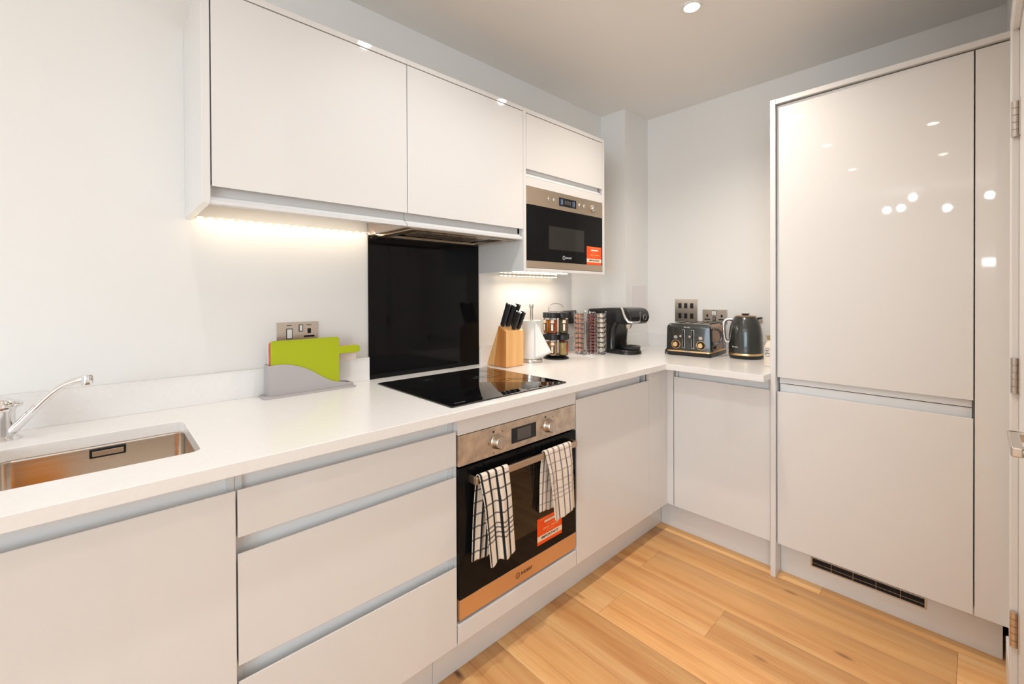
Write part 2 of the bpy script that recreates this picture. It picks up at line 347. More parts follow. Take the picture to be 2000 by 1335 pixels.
# living-room lamp seen mirrored in the tall doors
ch = thing('pendant_cluster', 'ceiling lamp with five bright round bulbs, mirrored in tall door', 'ceiling light', (-4, -1.40, ZC))
MB().lathe([(0, 0), (.06, 0), (.05, -.03), (0, -.035)], (-4, -1.40, ZC), 24).build('ceiling_rose', 'chrome', ch)
for y, z in ((-1.246, 2.40), (-1.141, 2.288), (-1.01, 2.28), (-1.533, 2.23), (-1.859, 2.32)):
    MB().tube([(-4, -1.40, ZC-.03), (-4, (-1.40+y)/2, ZC-.045), (-4, y, z+.05), (-4, y, z)], .006, 8).build('arm', 'chrome', ch)
    MB().lathe([(.0, -.04), (.026, -.03), (.038, 0), (.026, .03), (.01, .04)], (-4, y, z), 20).build('bulb', 'bulb', ch)
wl = thing('wall_lamp', 'lit box wall lamp on the left wall, mirrored in the filler', 'wall light', (XL, -1.95, 1.66))
B(XL+.001, XL+.03, -2.06, -1.80, 1.58, 1.72).build('backplate', 'white', wl)
B(XL+.03, XL+.08, -2.05, -1.81, 1.60, 1.70).build('diffuser', mat('lit_diffuser', (1, 1, 1, 1), .5, emit=(.93, .97, 1, 1), estr=14), wl)

# ------------------------------------------------------------------ base units along the back wall
def front(x0, x1, z0, z1, name, par, lip=True):
    """gloss door or drawer front facing -y with a scooped finger pull along the top edge"""
    if lip: p = [(-D, z0), (-D, z1), (-D+.003, z1), (-D+.006, z1-.003), (-D+.0135, z1-.024), (-D+.019, z1-.028), (-D+.019, z0)]
    else: p = [(-D, z0), (-D, z1), (-D+.019, z1), (-D+.019, z0)]
    return MB().prism(p, 'x', x0, x1).build(name, 'gloss', par, bevel=.0012, angle=30)
def rail(x0, x1, z0, z1, par):
    p = [(-D+.046, z1), (-D+.030, z1), (-D+.028, z1-.004), (-D+.029, z0+.02), (-D+.024, z0), (-D+.046, z0)]
    return MB().prism(p, 'x', x0, x1).build('handle_rail', 'rail', par, angle=50)
def carcass(x0, x1, par, front_y=-D+.046):
    b = MB(); z1 = ZW-TW-.002
    b.box(x0, x0+.018, front_y, -.05, ZP, z1).box(x1-.018, x1, front_y, -.05, ZP, z1).box(x0+.018, x1-.018, front_y, -.05, ZP, ZP+.018).box(x0+.018, x1-.018, -.068, -.05, ZP+.018, z1)
    # front edges reaching the door backs
    for xa, xb in ((x0, x0+.014), (x1-.014, x1)): b.box(xa, xb, -D+.0215, front_y, ZP, z1)
    return b.build('carcass', 'carc', par)
def base_unit(x0, x1, label, fronts):
    t = thing('base_cabinet', label, 'cabinet', ((x0+x1)/2, -D/2, ZP))
    carcass(x0+.0004, x1-.0004, t)
    for i, (z0, z1, nm) in enumerate(fronts):
        front(x0+.0018, x1-.0018, z0, z1, nm, t)
    return t
t = base_unit(-2.42, -1.8115, 'gloss pale grey base cabinet out of frame beyond the sink cabinet', [(ZP, ZD, 'door')]); rail(-2.405, -1.827, ZD-.03, ZW-TW-.003, t)
t = base_unit(-1.8115, -1.2092, 'gloss pale grey base cabinet below the sink', [(ZP, ZD, 'door')]); rail(-1.796, -1.2237, ZD-.03, ZW-TW-.003, t)
t = base_unit(-1.2092, -.6052, 'gloss pale grey three drawer cabinet between sink cabinet and oven', [(.7262, ZD, 'drawer'), (.4363, .6897, 'drawer'), (ZP, .4, 'drawer')])
rail(-1.1947, -.620, ZD-.03, ZW-TW-.003, t); rail(-1.1947, -.620, .66, .74, t); rail(-1.1947, -.620, .37, .45, t)
# oven housing
t = thing('oven_housing', 'white housing cabinet around the built in oven below the hob', 'cabinet', (-.3026, -D/2, ZP))
MB().box(-.6045, -.5985, -D+.012, -.05, ZP, ZW-TW-.002).box(-.0065, -.0006, -D+.012, -.05, ZP, ZW-TW-.002).box(-.5985, -.0065, -D+.05, -.05, .205, .2165).build('carcass', 'carc', t)
front(-.5985, -.0022, .8193, .8805, 'top_panel', t, False)
MB().prism([(-D, ZP), (-D, .2075), (-D+.004, .2105), (-D+.05, .2115), (-D+.05, ZP)], 'x', -.6028, -.0022).build('bottom_panel', 'gloss', t, bevel=.001)
# corner base unit, back wall side
t = thing('base_cabinet', 'gloss pale grey base cabinet between oven and inside corner', 'cabinet', (.29, -D/2, ZP))
carcass(.0002, .5874, t); front(.0022, .5862, ZP, ZD, 'door', t); rail(.0155, .545, ZD-.03, ZW-TW-.003, t)
# inside corner posts
t = thing('corner_post', 'pale grey L shaped filler post in the inside corner of base units', 'corner post', (.68, -D, ZP))
MB().box(.5892, XI, -D, -D+.019, ZP, ZW-TW-.003).build('filler_panel', 'gloss', t, bevel=.0012)
MB().box(XI, XI+.019, -.6675, -D+.019, ZP, ZW-TW-.003).build('filler_panel', 'gloss', t, bevel=.0012)
# base unit on the right wall
t = thing('base_cabinet', 'gloss pale grey base cabinet on the right wall below the toaster and kettle', 'cabinet', (1.05, -.9, ZP))
ya, yb = -1.1312, -.6695
MB().box(XI+.046, 1.30, yb-.018, yb, ZP, ZW-TW-.002).box(XI+.046, 1.30, ya, ya+.018, ZP, ZW-TW-.002).box(XI+.046, 1.30, ya+.018, yb-.018, ZP, ZP+.018).box(1.28, 1.30, ya+.018, yb-.018, ZP+.018, ZW-TW-.002).box(XI+.0215, XI+.046, yb-.014, yb, ZP, ZW-TW-.002).box(XI+.0215, XI+.046, ya, ya+.014, ZP, ZW-TW-.002).build('carcass', 'carc', t)
p = [(XI, ZP), (XI, ZD), (XI+.003, ZD), (XI+.006, ZD-.003), (XI+.0135, ZD-.024), (XI+.019, ZD-.028), (XI+.019, ZP)]
MB().prism(p, 'y', ya+.0022, yb-.0018).build('door', 'gloss', t, bevel=.0012, angle=30)
z0, z1 = ZD-.03, ZW-TW-.003
MB().prism([(XI+.046, z1), (XI+.030, z1), (XI+.028, z1-.004), (XI+.029, z0+.02), (XI+.024, z0), (XI+.046, z0)], 'y', ya+.003, yb-.016).build('handle_rail', 'rail', t)

# plinths
def plinth(lab, b, cat='plinth'): return tag(b.build('plinth', 'gloss', bevel=.001), lab, cat)
plinth('long pale grey plinth board under the drawer and sink cabinets', B(-2.42, -.6562, -DP, -DP+.016, 0, ZP-.003))
plinth('pale grey plinth board under oven running to the inside corner', B(-.6548, XIP+.014, -DP, -DP+.016, 0, ZP-.003))
plinth('short pale grey plinth board under the right wall base cabinet', B(XIP, XIP+.016, -1.1325, -DP-.001, 0, ZP-.003))

# ------------------------------------------------------------------ worktop, upstands
sx0, sx1, sy0, sy1 = -1.606, -1.2605, -.536, -.2055
wt = thing('worktop', 'white quartz L shaped worktop with a cut out for the sink', 'worktop', (-.5, -.34, ZW-TW))
plate([(-2.43, -WF), (XW, -WF), (XW, -1.1332), (XB-.001, -1.1332), (XB-.001, -.1895), (1.0735, -.1895), (1.0735, -.001), (-2.43, -.001)], [rrect(sx0, sx1, sy0, sy1, .022)], ZW-TW, ZW, 'slab', 'quartz', wt, bevel=.0016)
ups = lambda lab, b: tag(b.build('upstand', 'quartz', bevel=.001), lab, 'upstand')
ups('long white quartz upstand behind sink and chopping boards', B(-2.43, -.6072, -.015, -.001, ZW, 1.010))
ups('white quartz upstand from black splashback to boxed corner', B(-.0100, 1.058, -.015, -.001, ZW, 1.008))
uo = MB().prism([(1.0590, -.001), (1.0590, -.2038), (1.343, -.2038), (1.343, -.1892), (1.0735, -.1892), (1.0735, -.001)], 'z', ZW, 1.006)
ups('white quartz upstand wrapping the boxed corner behind the coffee machine', uo)
ups('white quartz upstand on the right wall behind toaster and kettle', B(1.3435, XB-.001, -1.132, -.1895, ZW, .996))
# splashback
tag(B(-.6062, -.0110, -.0072, -.0006, ZW, 1.6).build('splashback', 'blackglass', bevel=.0006), 'tall black glass splashback on the wall behind the hob', 'splashback')

# ------------------------------------------------------------------ sink and tap
sk = thing('sink', 'undermounted brushed steel sink bowl in the white worktop', 'sink', ((sx0+sx1)/2, (sy0+sy1)/2, .72))
lp = lambda e, r, z: [(x, y, z) for x, y in rrect(sx0-e, sx1+e, sy0-e, sy1+e, r)]
zt = ZW-TW-.0005
bw = MB().loft([lp(.022, .044, zt), lp(.004, .026, zt), lp(.002, .026, zt-.003), lp(.002, .026, zt-.006), lp(-.0005, .026, zt-.134), lp(-.001, .026, zt-.14), lp(-.008, .032, zt-.163), lp(-.028, .04, zt-.172), [(x*.12+(sx0+sx1)/2*.88, y*.12+(sy0+sy1)/2*.88, zt-.176) for x, y in rrect(sx0, sx1, sy0, sy1, .15)]], False, True)
bo = bw.build('bowl', 'sink', sk); so = bo.modifiers.new('thick', 'SOLIDIFY'); so.thickness = .0012; so.offset = -1
ov = MB().add([], [])
for a, b, z0, z1 in ((-1.4535, -1.383, .871, .8745), (-1.4535, -1.383, .8535, .857), (-1.4535, -1.449, .857, .871), (-1.387, -1.383, .857, .871)): ov.box(a, b, sy1-.0055, sy1-.0005, z0, z1)
ovo = ov.build('overflow_slot', 'dark', sk); B(-1.4485, -1.3875, sy1-.0062, sy1-.0025, .8575, .8705).build('overflow_cover', 'steel', ovo, bevel=.001)
MB().lathe([(0, 0), (.04, 0), (.043, .002), (.04, .004), (.034, .002), (0, .001)], ((sx0+sx1)/2, (sy0+sy1)/2, zt-.176), 28).build('waste', 'chrome', sk)
sp = MB().loft([[(x, y, z) for x, y in rrect(-1.572-e, -1.492+e, -.522-e, -.430+e, .02)] for z, e in ((.7095, -.008), (.716, 0), (.785, 0), (.793, -.008))])  # unseen amber block, added so the steel shows an orange reflection
tag(sp.build('added_sponge', 'added_sponge', org=(-1.53, -.47, .7095)), 'unseen amber block added in the steel sink bowl for its orange reflection', 'added_sponge')

fx, fy = -1.6135, -.100
tp = thing('mixer_tap', 'chrome single lever kitchen tap with long slanted spout beside sink', 'tap', (fx, fy, ZW))
MB().lathe([(0, 0), (.036, 0), (.036, .003), (.030, .008), (.0265, .012), (.0250, .030), (.0248, .074), (0, .074)], (fx, fy, ZW), 36).build('body', 'chrome', tp)
MB().lathe([(0, .0745), (.0262, .0745), (.0285, .079), (.0285, .087), (.025, .098), (.015, .106), (0, .109)], (fx, fy, ZW), 36).build('lever_cap', 'chrome', tp)
MB().loft([[(fx+dx, fy+dy*w, ZW+.088+dz*h) for dy, dz in [(math.cos(2*PI*k/12), math.sin(2*PI*k/12)) for k in range(12)]] for dx, w, h in ((.008, .018, .013), (.024, .016, .011), (.034, .013, .008), (.038, .008, .005))]).build('lever', 'chrome', tp)
tipx, tipy, tipz = -1.4600, -.19, 1.058
pts = []
dv = Vector((tipx-fx, tipy-fy, 0)); L_ = dv.length; dv.normalize()
for sN, zN in ((.010, .016), (.025, .026), (.045, .048), (.065, .071), (.085, .094), (.103, .113), (.118, .126), (.132, .135), (.147, .141), (.160, .1445), (L_, .1465)):
    pts.append((fx+dv.x*sN*L_/.172, fy+dv.y*sN*L_/.172, ZW+zN))
MB().tube(pts, [.0115, .011, .010, .0093, .0088, .0085, .0085, .0085, .0085, .0085, .0085], 16).build('spout', 'chrome', tp)
no = MB(); nx, ny, nz = tipx, tipy, ZW+.1455
no.lathe([(0, -.014), (.0105, -.014), (.0115, -.012), (.0118, .006), (.010, .0105), (0, .012)], (nx+.004, ny-.004, nz), 22)
no.build('aerator', 'chrome', tp)

# ------------------------------------------------------------------ hob
hb = thing('hob', 'flat black ceramic glass hob set on the white worktop', 'hob', (-.342, -.372, ZW))
hx0, hx1, hy0, hy1 = -.6235, -.0585, -.6345, -.118
MB().loft([[(x, y, z) for x, y in rrect(hx0+e, hx1-e, hy0+e, hy1-e, .006)] for z, e in ((ZW+.0001, .002), (ZW+.0035, 0), (ZW+.0048, .0006), (ZW+.0052, .002))]).build('glass_top', 'hobglass', hb)
for cx, cy, r in ((-.485, -.49, .098), (-.485, -.245, .075), (-.20, -.49, .075), (-.20, -.245, .098)):
    for rr in (r, r*.62):
        MB().lathe([(rr-.0005, ZW+.00520), (rr+.0005, ZW+.00520), (rr+.0005, ZW+.00526), (rr-.0005, ZW+.00526)], (cx, cy, 0), 56, cap=False).build('zone_ring', 'zone', hb)
text('indesit', .013, (-.572, -.607, ZW+.0054), (0, 0, 0), 'hobtext', hb, sx=1.25)

# ------------------------------------------------------------------ oven
o_ = thing('oven', 'built in stainless steel and black glass oven with two dials', 'oven', (-.3, -D, .222))
ox0, ox1 = -.5968, -.0042
B(ox0+.006, ox1-.006, -D+.024, -.12, .222, .8165).build('body', 'dark', o_)
cp = MB().box(ox0, ox1, -D, -D+.022, .7172, .8172).build('control_panel', mat('smudged_steel', (.82, .71, .59, 1), .36, 1.0, var=.35, vscale=26), o_, bevel=.0015)
B(-.3655, -.2392, -D-.0012, -D+.001, .738, .7925).build('display', 'display', o_, bevel=.0006)
B(-.337, -.268, -D-.0016, -D-.001, .7445, .7865).build('screen', 'lcd', o_)
for kx in (-.4335, -.1705):
    kb_ = MB().lathe([(0, -.024), (.0195, -.024), (.0225, -.020), (.0245, -.004), (.0275, -.0005), (0, -.0002)], (kx, -D, .7635), 32, 'y').build('dial', 'nickel', o_)
    MB().box(kx-.003, kx+.003, -D-.0275, -D-.0235, .744, .783).build('grip', 'nickel', kb_, bevel=.001)
    for q in range(9):
        a = math.radians(-40+q*32.5)
        if q in (0, 2, 4, 6, 8): MB().lathe([(0, 0), (.0022 if q != 2 else .0045, 0), (.0022 if q != 2 else .0045, -.0003), (0, -.0003)], (kx-.040*math.sin(a), -D-.00005, .7635+.040*math.cos(a)), 10, 'y').build('dial_mark', 'ink', o_)
od = B(ox0, ox1, -D, -D+.022, .2875, .7105).build('door_glass', 'blackglass', o_, bevel=.001)
B(-.535, -.118, -D-.0003, -D+.001, .385, .645).build('window', mat('oven_window_glass', (.018, .012, .008, 1), .02), o_)
B(ox0, ox1, -D-.0005, -D+.022, .2225, .2868).build('trim_strip', mat('warm_trim_steel', (.76, .53, .34, 1), .40, 1.0), o_, bevel=.001)
hp = .036
hn = MB(); hn.box(-.556, -.037, -D-hp, -D-hp+.009, .6585, .6815)
hn.build('handle', 'steel', o_, bevel=.0015)
for a in (-.556, -.047): B(a, a+.010, -D-hp+.009, -D, .6585, .6815).build('handle_bracket', 'steel', o_, bevel=.001)
# logo
lg = MB().lathe([(.0085, 0), (.0105, 0), (.0105, -.0004), (.0085, -.0004)], (-.338, -D-.0006, .2545), 28, 'y', cap=False).build('logo_ring', 'brownink', o_)
text('i', .017, (-.338, -D-.0008, .2545), (PI/2, 0, 0), 'brownink', o_, bold=.0004)
text('INDESIT', .0135, (-.292, -D-.0008, .2545), (PI/2, 0, 0), 'brownink', o_, sx=1.2, bold=.0004)
def sticker(x0, x1, y, z0, z1, par, name='warning_sticker', top=.30):
    s = B(x0, x1, y-.0006, y, z0, z1).build(name, 'orange', par); w, h = x1-x0, z1-z0
    B(x0, x1, y-.0008, y-.0006, z0+h*.13, z0+h*.33).build('white_band', 'cream', s)
    text('IMPORTANT', h*.125, ((x0+x1)/2, y-.001, z0+h*.23), (PI/2, 0, 0), 'ink', s, sx=w/h*.98, bold=.0003)
    for a, b, q, hh, mt in ((.12, .92, .93, .035, 'peach'), (.28, .76, .80, .085, 'cream'), (.36, .68, .66, .025, 'peach'), (.22, .48, .54, .07, 'peach'), (.54, .84, .54, .07, 'peach'), (.34, .66, .43, .03, 'peach')):
        B(x0+w*a, x0+w*b, y-.0008, y-.0006, z0+h*(q-hh/2), z0+h*(q+hh/2)).build('print_line', mt, s)
sticker(-.2350, -.0933, -D-.0002, .3190, .4190, o_)

# ------------------------------------------------------------------ tea towels
def towel(name, label, xa, xb, zf, zb, dxl, dxr, backshift, folds, stripes, hstr, seed, wide_hem=0):
    rnd = random.Random(seed)
    ybf, ybb, zbar = -D-hp-.004, -D-hp+.013, .6815
    # path over the bar: (offset y, z)
    path = []
    nb, nf = 18, 34
    for i in range(nb): q = i/(nb-1); path.append((ybb+.003*math.sin(q*PI), zb+(zbar-zb)*q, -1+q*.98))
    for i in range(1, 8): a = PI*i/8; path.append(((ybf+ybb)/2+(ybb-ybf)/2*math.cos(a), zbar+.0065*math.sin(a), 0))
    for i in range(nf): q = i/(nf-1); path.append((ybf-.002*q, zbar-(zbar-zf)*q, q))
    NS = 48; vs = []; uv = []; dist = 0; pl = None
    dl = []
    for p in path:
        if pl: dist += math.hypot(p[0]-pl[0], p[1]-pl[1])
        dl.append(dist); pl = p
    lb = dl[nb]
    for i, (y, z, q) in enumerate(path):
        for j in range(NS+1):
            s = j/NS
            if q >= 0:
                x = xa+(xb-xa)*s+(dxl*(1-s)+dxr*s)*q
                amp = .0105*(min(1, q*3.2))
                fo = sum(a*math.sin(2*PI*(s*fq)+ph+q*dr) for a, fq, ph, dr in folds)
                y2 = y-amp*(.8+fo)
                # overlap fold near the left edge
                zz = z-.006*math.sin(s*7+seed)*q-(.016*math.exp(-((s-.16)/.12)**2))*q*q
            else:
                w = -q
                x = xa+(xb-xa)*s+(backshift[0]*(1-s)+backshift[1]*s)*w
                fo = sum(a*math.sin(2*PI*(s*fq*1.3)+ph+1) for a, fq, ph, dr in folds)
                y2 = min(y+.006*fo*min(1, w*3), -D-.004); y2 = max(y2, ybb-.004 if w < .15 else ybb-.012)
                zz = z+.004*math.sin(s*9)*w
            vs.append((x, y2, zz)); uv.append((s, (dl[i]-lb)))
    fs = [(i*(NS+1)+j, i*(NS+1)+j+1, (i+1)*(NS+1)+j+1, (i+1)*(NS+1)+j) for i in range(len(path)-1) for j in range(NS)]
    o = MB().add(vs, fs).build(name, 'paper', org=((xa+xb)/2, ybf, zf))
    ul = o.data.uv_layers.new(name='weave')
    for lo in o.data.loops: ul.data[lo.index].uv = uv[lo.vertex_index]
    so = o.modifiers.new('thick', 'SOLIDIFY'); so.thickness = .0028; so.offset = 0
    sb = o.modifiers.new('sub', 'SUBSURF'); sb.levels = 1; sb.render_levels = 1
    # woven check
    m = bpy.data.materials.new(name+'_weave'); m.use_nodes = True; nt = m.node_tree; b = nt.nodes['Principled BSDF']; L = nt.links.new
    b.inputs['Roughness'].default_value = .95
    un = nt.nodes.new('ShaderNodeUVMap'); un.uv_map = 'weave'; sp_ = nt.nodes.new('ShaderNodeSeparateXYZ'); L(un.outputs[0], sp_.inputs[0])
    def lines(src, centres, half, colr, base):
        prev = base
        for ce in centres:
            a = nt.nodes.new('ShaderNodeMath'); a.operation = 'SUBTRACT'; L(src, a.inputs[0]); a.inputs[1].default_value = ce
            ab = nt.nodes.new('ShaderNodeMath'); ab.operation = 'ABSOLUTE'; L(a.outputs[0], ab.inputs[0])
            mr = nt.nodes.new('ShaderNodeMapRange'); mr.inputs['From Min'].default_value = half*1.25; mr.inputs['From Max'].default_value = half*.75; L(ab.outputs[0], mr.inputs['Value'])
            mx = nt.nodes.new('ShaderNodeMix'); mx.data_type = 'RGBA'; L(mr.outputs[0], mx.inputs[0])
            if prev is None: mx.inputs[6].default_value = c(236, 222, 206)
            else: L(prev, mx.inputs[6])
            mx.inputs[7].default_value = colr; prev = mx.outputs[2]
        return prev
    hcol, vcol, vh, hh = stripes
    col = lines(sp_.outputs[1], hstr, hh, hcol, None); col = lines(sp_.outputs[0], backshift[2], vh, vcol, col); L(col, b.inputs['Base Color'])
    tc = nt.nodes.new('ShaderNodeTexCoord'); n = nt.nodes.new('ShaderNodeTexVoronoi'); n.inputs['Scale'].default_value = 330; L(tc.outputs['Object'], n.inputs['Vector'])
    bp = nt.nodes.new('ShaderNodeBump'); bp.inputs['Strength'].default_value = .5; bp.inputs['Distance'].default_value = .003; L(n.outputs['Distance'], bp.inputs['Height']); L(bp.outputs[0], b.inputs['Normal'])
    o.data.materials.clear(); o.data.materials.append(m)
    return tag(o, label, 'tea towel', 'tea towels on the oven handle')
towel('tea_towel', 'white terry tea towel with bold black checks on left of the oven handle', -.545, -.417, .385, .405, .034, .024, (-.018, -.045, (.05, .30, .55, .80)), [(.45, 1.6, .6, .9), (.25, 3.1, 2.0, .5)],
      (c(120, 112, 106), c(16, 15, 17), .034, .0028), [-.25, -.21, -.17, -.13, -.09, -.05, .035, .075, .115, .155, .190, .205, .222, .238], 3)
towel('tea_towel', 'white terry tea towel with fine mauve grey checks on right of oven handle', -.232, -.080, .422, .455, .036, .014, (-.012, -.050, (.10, .30, .50, .70, .90)), [(.40, 1.4, 1.4, .7), (.25, 2.7, .3, .6)],
      (c(190, 174, 166), c(120, 104, 104), .020, .0024), [-.20, -.16, -.12, -.08, -.04, .03, .065, .100, .135, .165, .182, .199], 5)

# ------------------------------------------------------------------ wall units
def wfront(x0, x1, z0, z1, name, par, bot=True):
    if bot: p = [(-U, z1), (-U, z0), (-U+.003, z0), (-U+.006, z0+.003), (-U+.013, z0+.020), (-U+.019, z0+.024), (-U+.019, z1)]
    else: p = [(-U, z1), (-U, z0), (-U+.019, z0), (-U+.019, z1)]
    return MB().prism(p, 'x', x0, x1).build(name, 'gloss', par, bevel=.0012, angle=30)
def wrail(x0, x1, z0, z1, par):
    p = [(-U+.028, z1), (-U+.0215, z1), (-U+.0215, z0+.027), (-U+.016, z0+.019), (-U+.004, z0+.012), (-U, z0+.010), (-U, z0), (-U+.028, z0)]
    return MB().prism(p, 'x', x0, x1).build('handle_rail', 'wrail', par, angle=50)
ZU0, ZU1, ZUR = 1.5724, 2.1134, 1.5243
t = thing('wall_cabinet', 'gloss white wall cabinet left of the hood with lit strip beneath', 'cabinet', (-.91, -U/2, ZUR))
B(-1.2282, -1.2090, -U, -.0006, ZUR, 2.135).build('end_panel', 'gloss', t, bevel=.001)
MB().box(-1.2085, -1.1915, -U+.0215, -.0006, 1.58, ZU1).box(-.6265, -.6095, -U+.0215, -.0006, 1.58, ZU1).box(-1.1915, -.6265, -U+.0285, -.0006, 1.58, 1.597).box(-1.1915, -.6265, -U+.04, -.0006, ZU1-.02, ZU1).build('carcass', 'carc', t)
wfront(-1.2058, -.6092, ZU0, ZU1, 'door', t); wrail(-1.2088, -.6125, ZUR, ZU0+.022, t)
B(-1.2090, -.6085, -U, -.0006, ZU1+.0035, 2.135).build('top_panel', 'gloss', t, bevel=.001)
t = thing('wall_cabinet', 'gloss white wall cabinet over the hob holding the extractor hood', 'cabinet', (-.31, -U/2, ZUR))
B(-.6082, -.5925, -U+.028, -.0080, ZUR, ZU1).build('side_panel', mat('shaded_melamine', c(196, 178, 164), .35), t)  # shade on this gable is put into its taupe colour
MB().box(-.5925, -.0310, -U+.03, -.0080, ZU1-.02, ZU1).box(-.0305, -.0135, -U+.0215, -.0080, ZUR+.012, ZU1).build('carcass', 'carc', t)
wfront(-.6066, -.0130, ZU0, ZU1, 'door', t); wrail(-.6090, -.0185, ZUR, ZU0+.022, t)
B(-.6080, -.0120, -U, -.0006, ZU1+.0035, 2.135).build('top_panel', 'gloss', t, bevel=.001)
# hood
hd_ = thing('cooker_hood', 'built in steel extractor hood under the wall cabinet above the hob', 'extractor hood', (-.3, -.155, ZUR-.004))
gx0, gx1, gy0, gy1 = -.568, -.034, -.304, -.010
plate(rrect(gx0, gx1, gy0, gy1, .004, 2), [rrect(gx0+.040, gx1-.040, gy0+.035, gy1-.035, .004, 2)], ZUR-.004, ZUR+.006, 'rim', 'steel', hd_, bevel=.001)
B(gx0+.03, gx1-.03, gy0+.025, gy1-.025, ZUR+.022, ZUR+.3).build('body', 'dark', hd_)
plate(rrect(gx0+.0405, gx1-.0405, gy0+.0355, gy1-.0355, .004, 2), [rrect(gx0+.085, gx1-.085, gy0+.07, gy1-.07, .004, 2)], ZUR+.010, ZUR+.0215, 'shroud', 'slate', hd_)
fl = B(gx0+.090, gx1-.090, gy0+.075, gy1-.075, ZUR+.002, ZUR+.012).build('filter', 'steel', hd_, bevel=.002)
for q in range(9):
    xx = gx0+.11+q*(gx1-gx0-.22)/8; B(xx-.006, xx+.006, gy0+.09, gy1-.09, ZUR+.0008, ZUR+.0022).build('filter_slat', 'steelv', fl)
# microwave unit
t = thing('wall_cabinet', 'gloss white wall cabinet housing the built in microwave', 'cabinet', (.31, -U/2, 1.381))
B(-.0112, .0068, -U, -.0006, 1.381, 2.135).build('side_panel', 'gloss', t, bevel=.001)
B(.6070, .6250, -U, -.0006, 1.381, 2.135).build('side_panel', 'gloss', t, bevel=.001)
B(.0068, .6070, -U, -.0006, 1.381, 1.3955).build('bottom_panel', 'gloss', t, bevel=.0008)
B(.0068, .6070, -U, -.0006, 2.1145, 2.135).build('top_panel', 'gloss', t, bevel=.001)
B(.0072, .6066, -U+.004, -.03, 1.7795, 1.822).build('shelf_panel', 'gloss', t, bevel=.0008)
B(.0072, .6066, -U+.03, -.03, 1.8235, 1.84).build('carcass', 'carc', t)
wfront(.0092, .6048, 1.8549, 2.1108, 'door', t)
MB().prism([(-U+.028, 1.876), (-U+.0215, 1.876), (-U+.0215, 1.843), (-U+.012, 1.832), (-U+.005, 1.829), (-U+.005, 1.8232), (-U+.028, 1.8232)], 'x', .0072, .590).build('handle_rail', 'rail', t)
mw = thing('microwave', 'built in steel and black glass microwave under the small wall cabinet', 'microwave', (.307, -U, 1.397))
mx0, mx1 = .0090, .6050
B(mx0+.01, mx1-.01, -U+.022, -.03, 1.399, 1.776).build('body', 'dark', mw)
B(mx0, mx1, -U, -U+.020, 1.6935, 1.7780).build('control_panel', 'steel', mw, bevel=.0012)
B(mx0, mx1, -U+.001, -U+.020, 1.4320, 1.6920).build('door_glass', 'blackglass', mw, bevel=.0008)
B(mx0, mx1, -U, -U+.020, 1.3970, 1.4305).build('trim_strip', 'steel', mw, bevel=.001)
B(.162, .440, -U+.0004, -U+.0012, 1.4935, 1.607).build('window', mat('microwave_window', (.020, .018, .016, 1), .05), mw)
ds = B(.2385, .3735, -U-.0008, -U+.001, 1.7145, 1.7565).build('display', 'display', mw)
for a in (.252, .262, .345, .355): B(a, a+.0035, -U-.0011, -U-.0008, 1.722, 1.749).build('icon', 'lcdblue', ds)
for q in range(4): B(.282+q*.013, .290+q*.013, -U-.0011, -U-.0008, 1.727, 1.745).build('digit', 'lcd', ds)
for bx, bz in ((.1635, 1.7375), (.2015, 1.7365), (.4035, 1.7375), (.4425, 1.7375)):
    MB().lathe([(0, -.006), (.0085, -.006), (.0105, -.004), (.0115, 0), (0, .0002)], (bx, -U, bz), 20, 'y').build('button', 'nickel', mw)
MB().lathe([(0, -.014), (.0165, -.014), (.019, -.011), (.0205, 0), (0, .0002)], (.519, -U, 1.7368), 28, 'y').build('dial', 'nickel', mw)
MB().lathe([(.008, 0), (.010, 0), (.010, -.0003), (.008, -.0003)], (.2755, -U+.0008, 1.4555), 24, 'y', cap=False).build('logo_ring', 'whiteink', mw)
text('i', .015, (.2755, -U+.0006, 1.4555), (PI/2, 0, 0), 'whiteink', mw)
text('INDESIT', .0125, (.313, -U+.0006, 1.4555), (PI/2, 0, 0), 'whiteink', mw, sx=1.1)
sticker(.4625, .5955, -U+.0006, 1.4310, 1.5290, mw)

# LED strips
def leds(label, x0, x1, y, z, n, pw, lc, tilt, ya):
    t = thing('led_strip', label, 'led strip', ((x0+x1)/2, y, z))
    B(x0-.01, x1+.01, y-.006, y+.006, z, z+.006).build('profile', 'alu', t)
    for k in range(n):
        x = x0+(x1-x0)*k/(n-1)
        MB().loft([[(x+dx*e, y-.002+dy*e, zz) for dx, dy in ((-.007, -.004), (.007, -.004), (.007, .004), (-.007, .004))] for zz, e in ((z, 1), (z-.002, 1), (z-.0035, .6))]).build('led', 'led', t)
    area('led_strip_glow', ((x0+x1)/2, ya, z-.004), (math.radians(tilt), 0, 0), x1-x0, .012, pw, lc)
leds('warm lit led strip beneath the wall cabinet above the chopping boards', -1.19, -.572, -.016, 1.532, 22, *LED[0], 48, -.075)
leds('short warm lit led strip beneath the microwave cabinet', .125, .560, -.030, 1.3745, 15, *LED[1], -14, -.12)

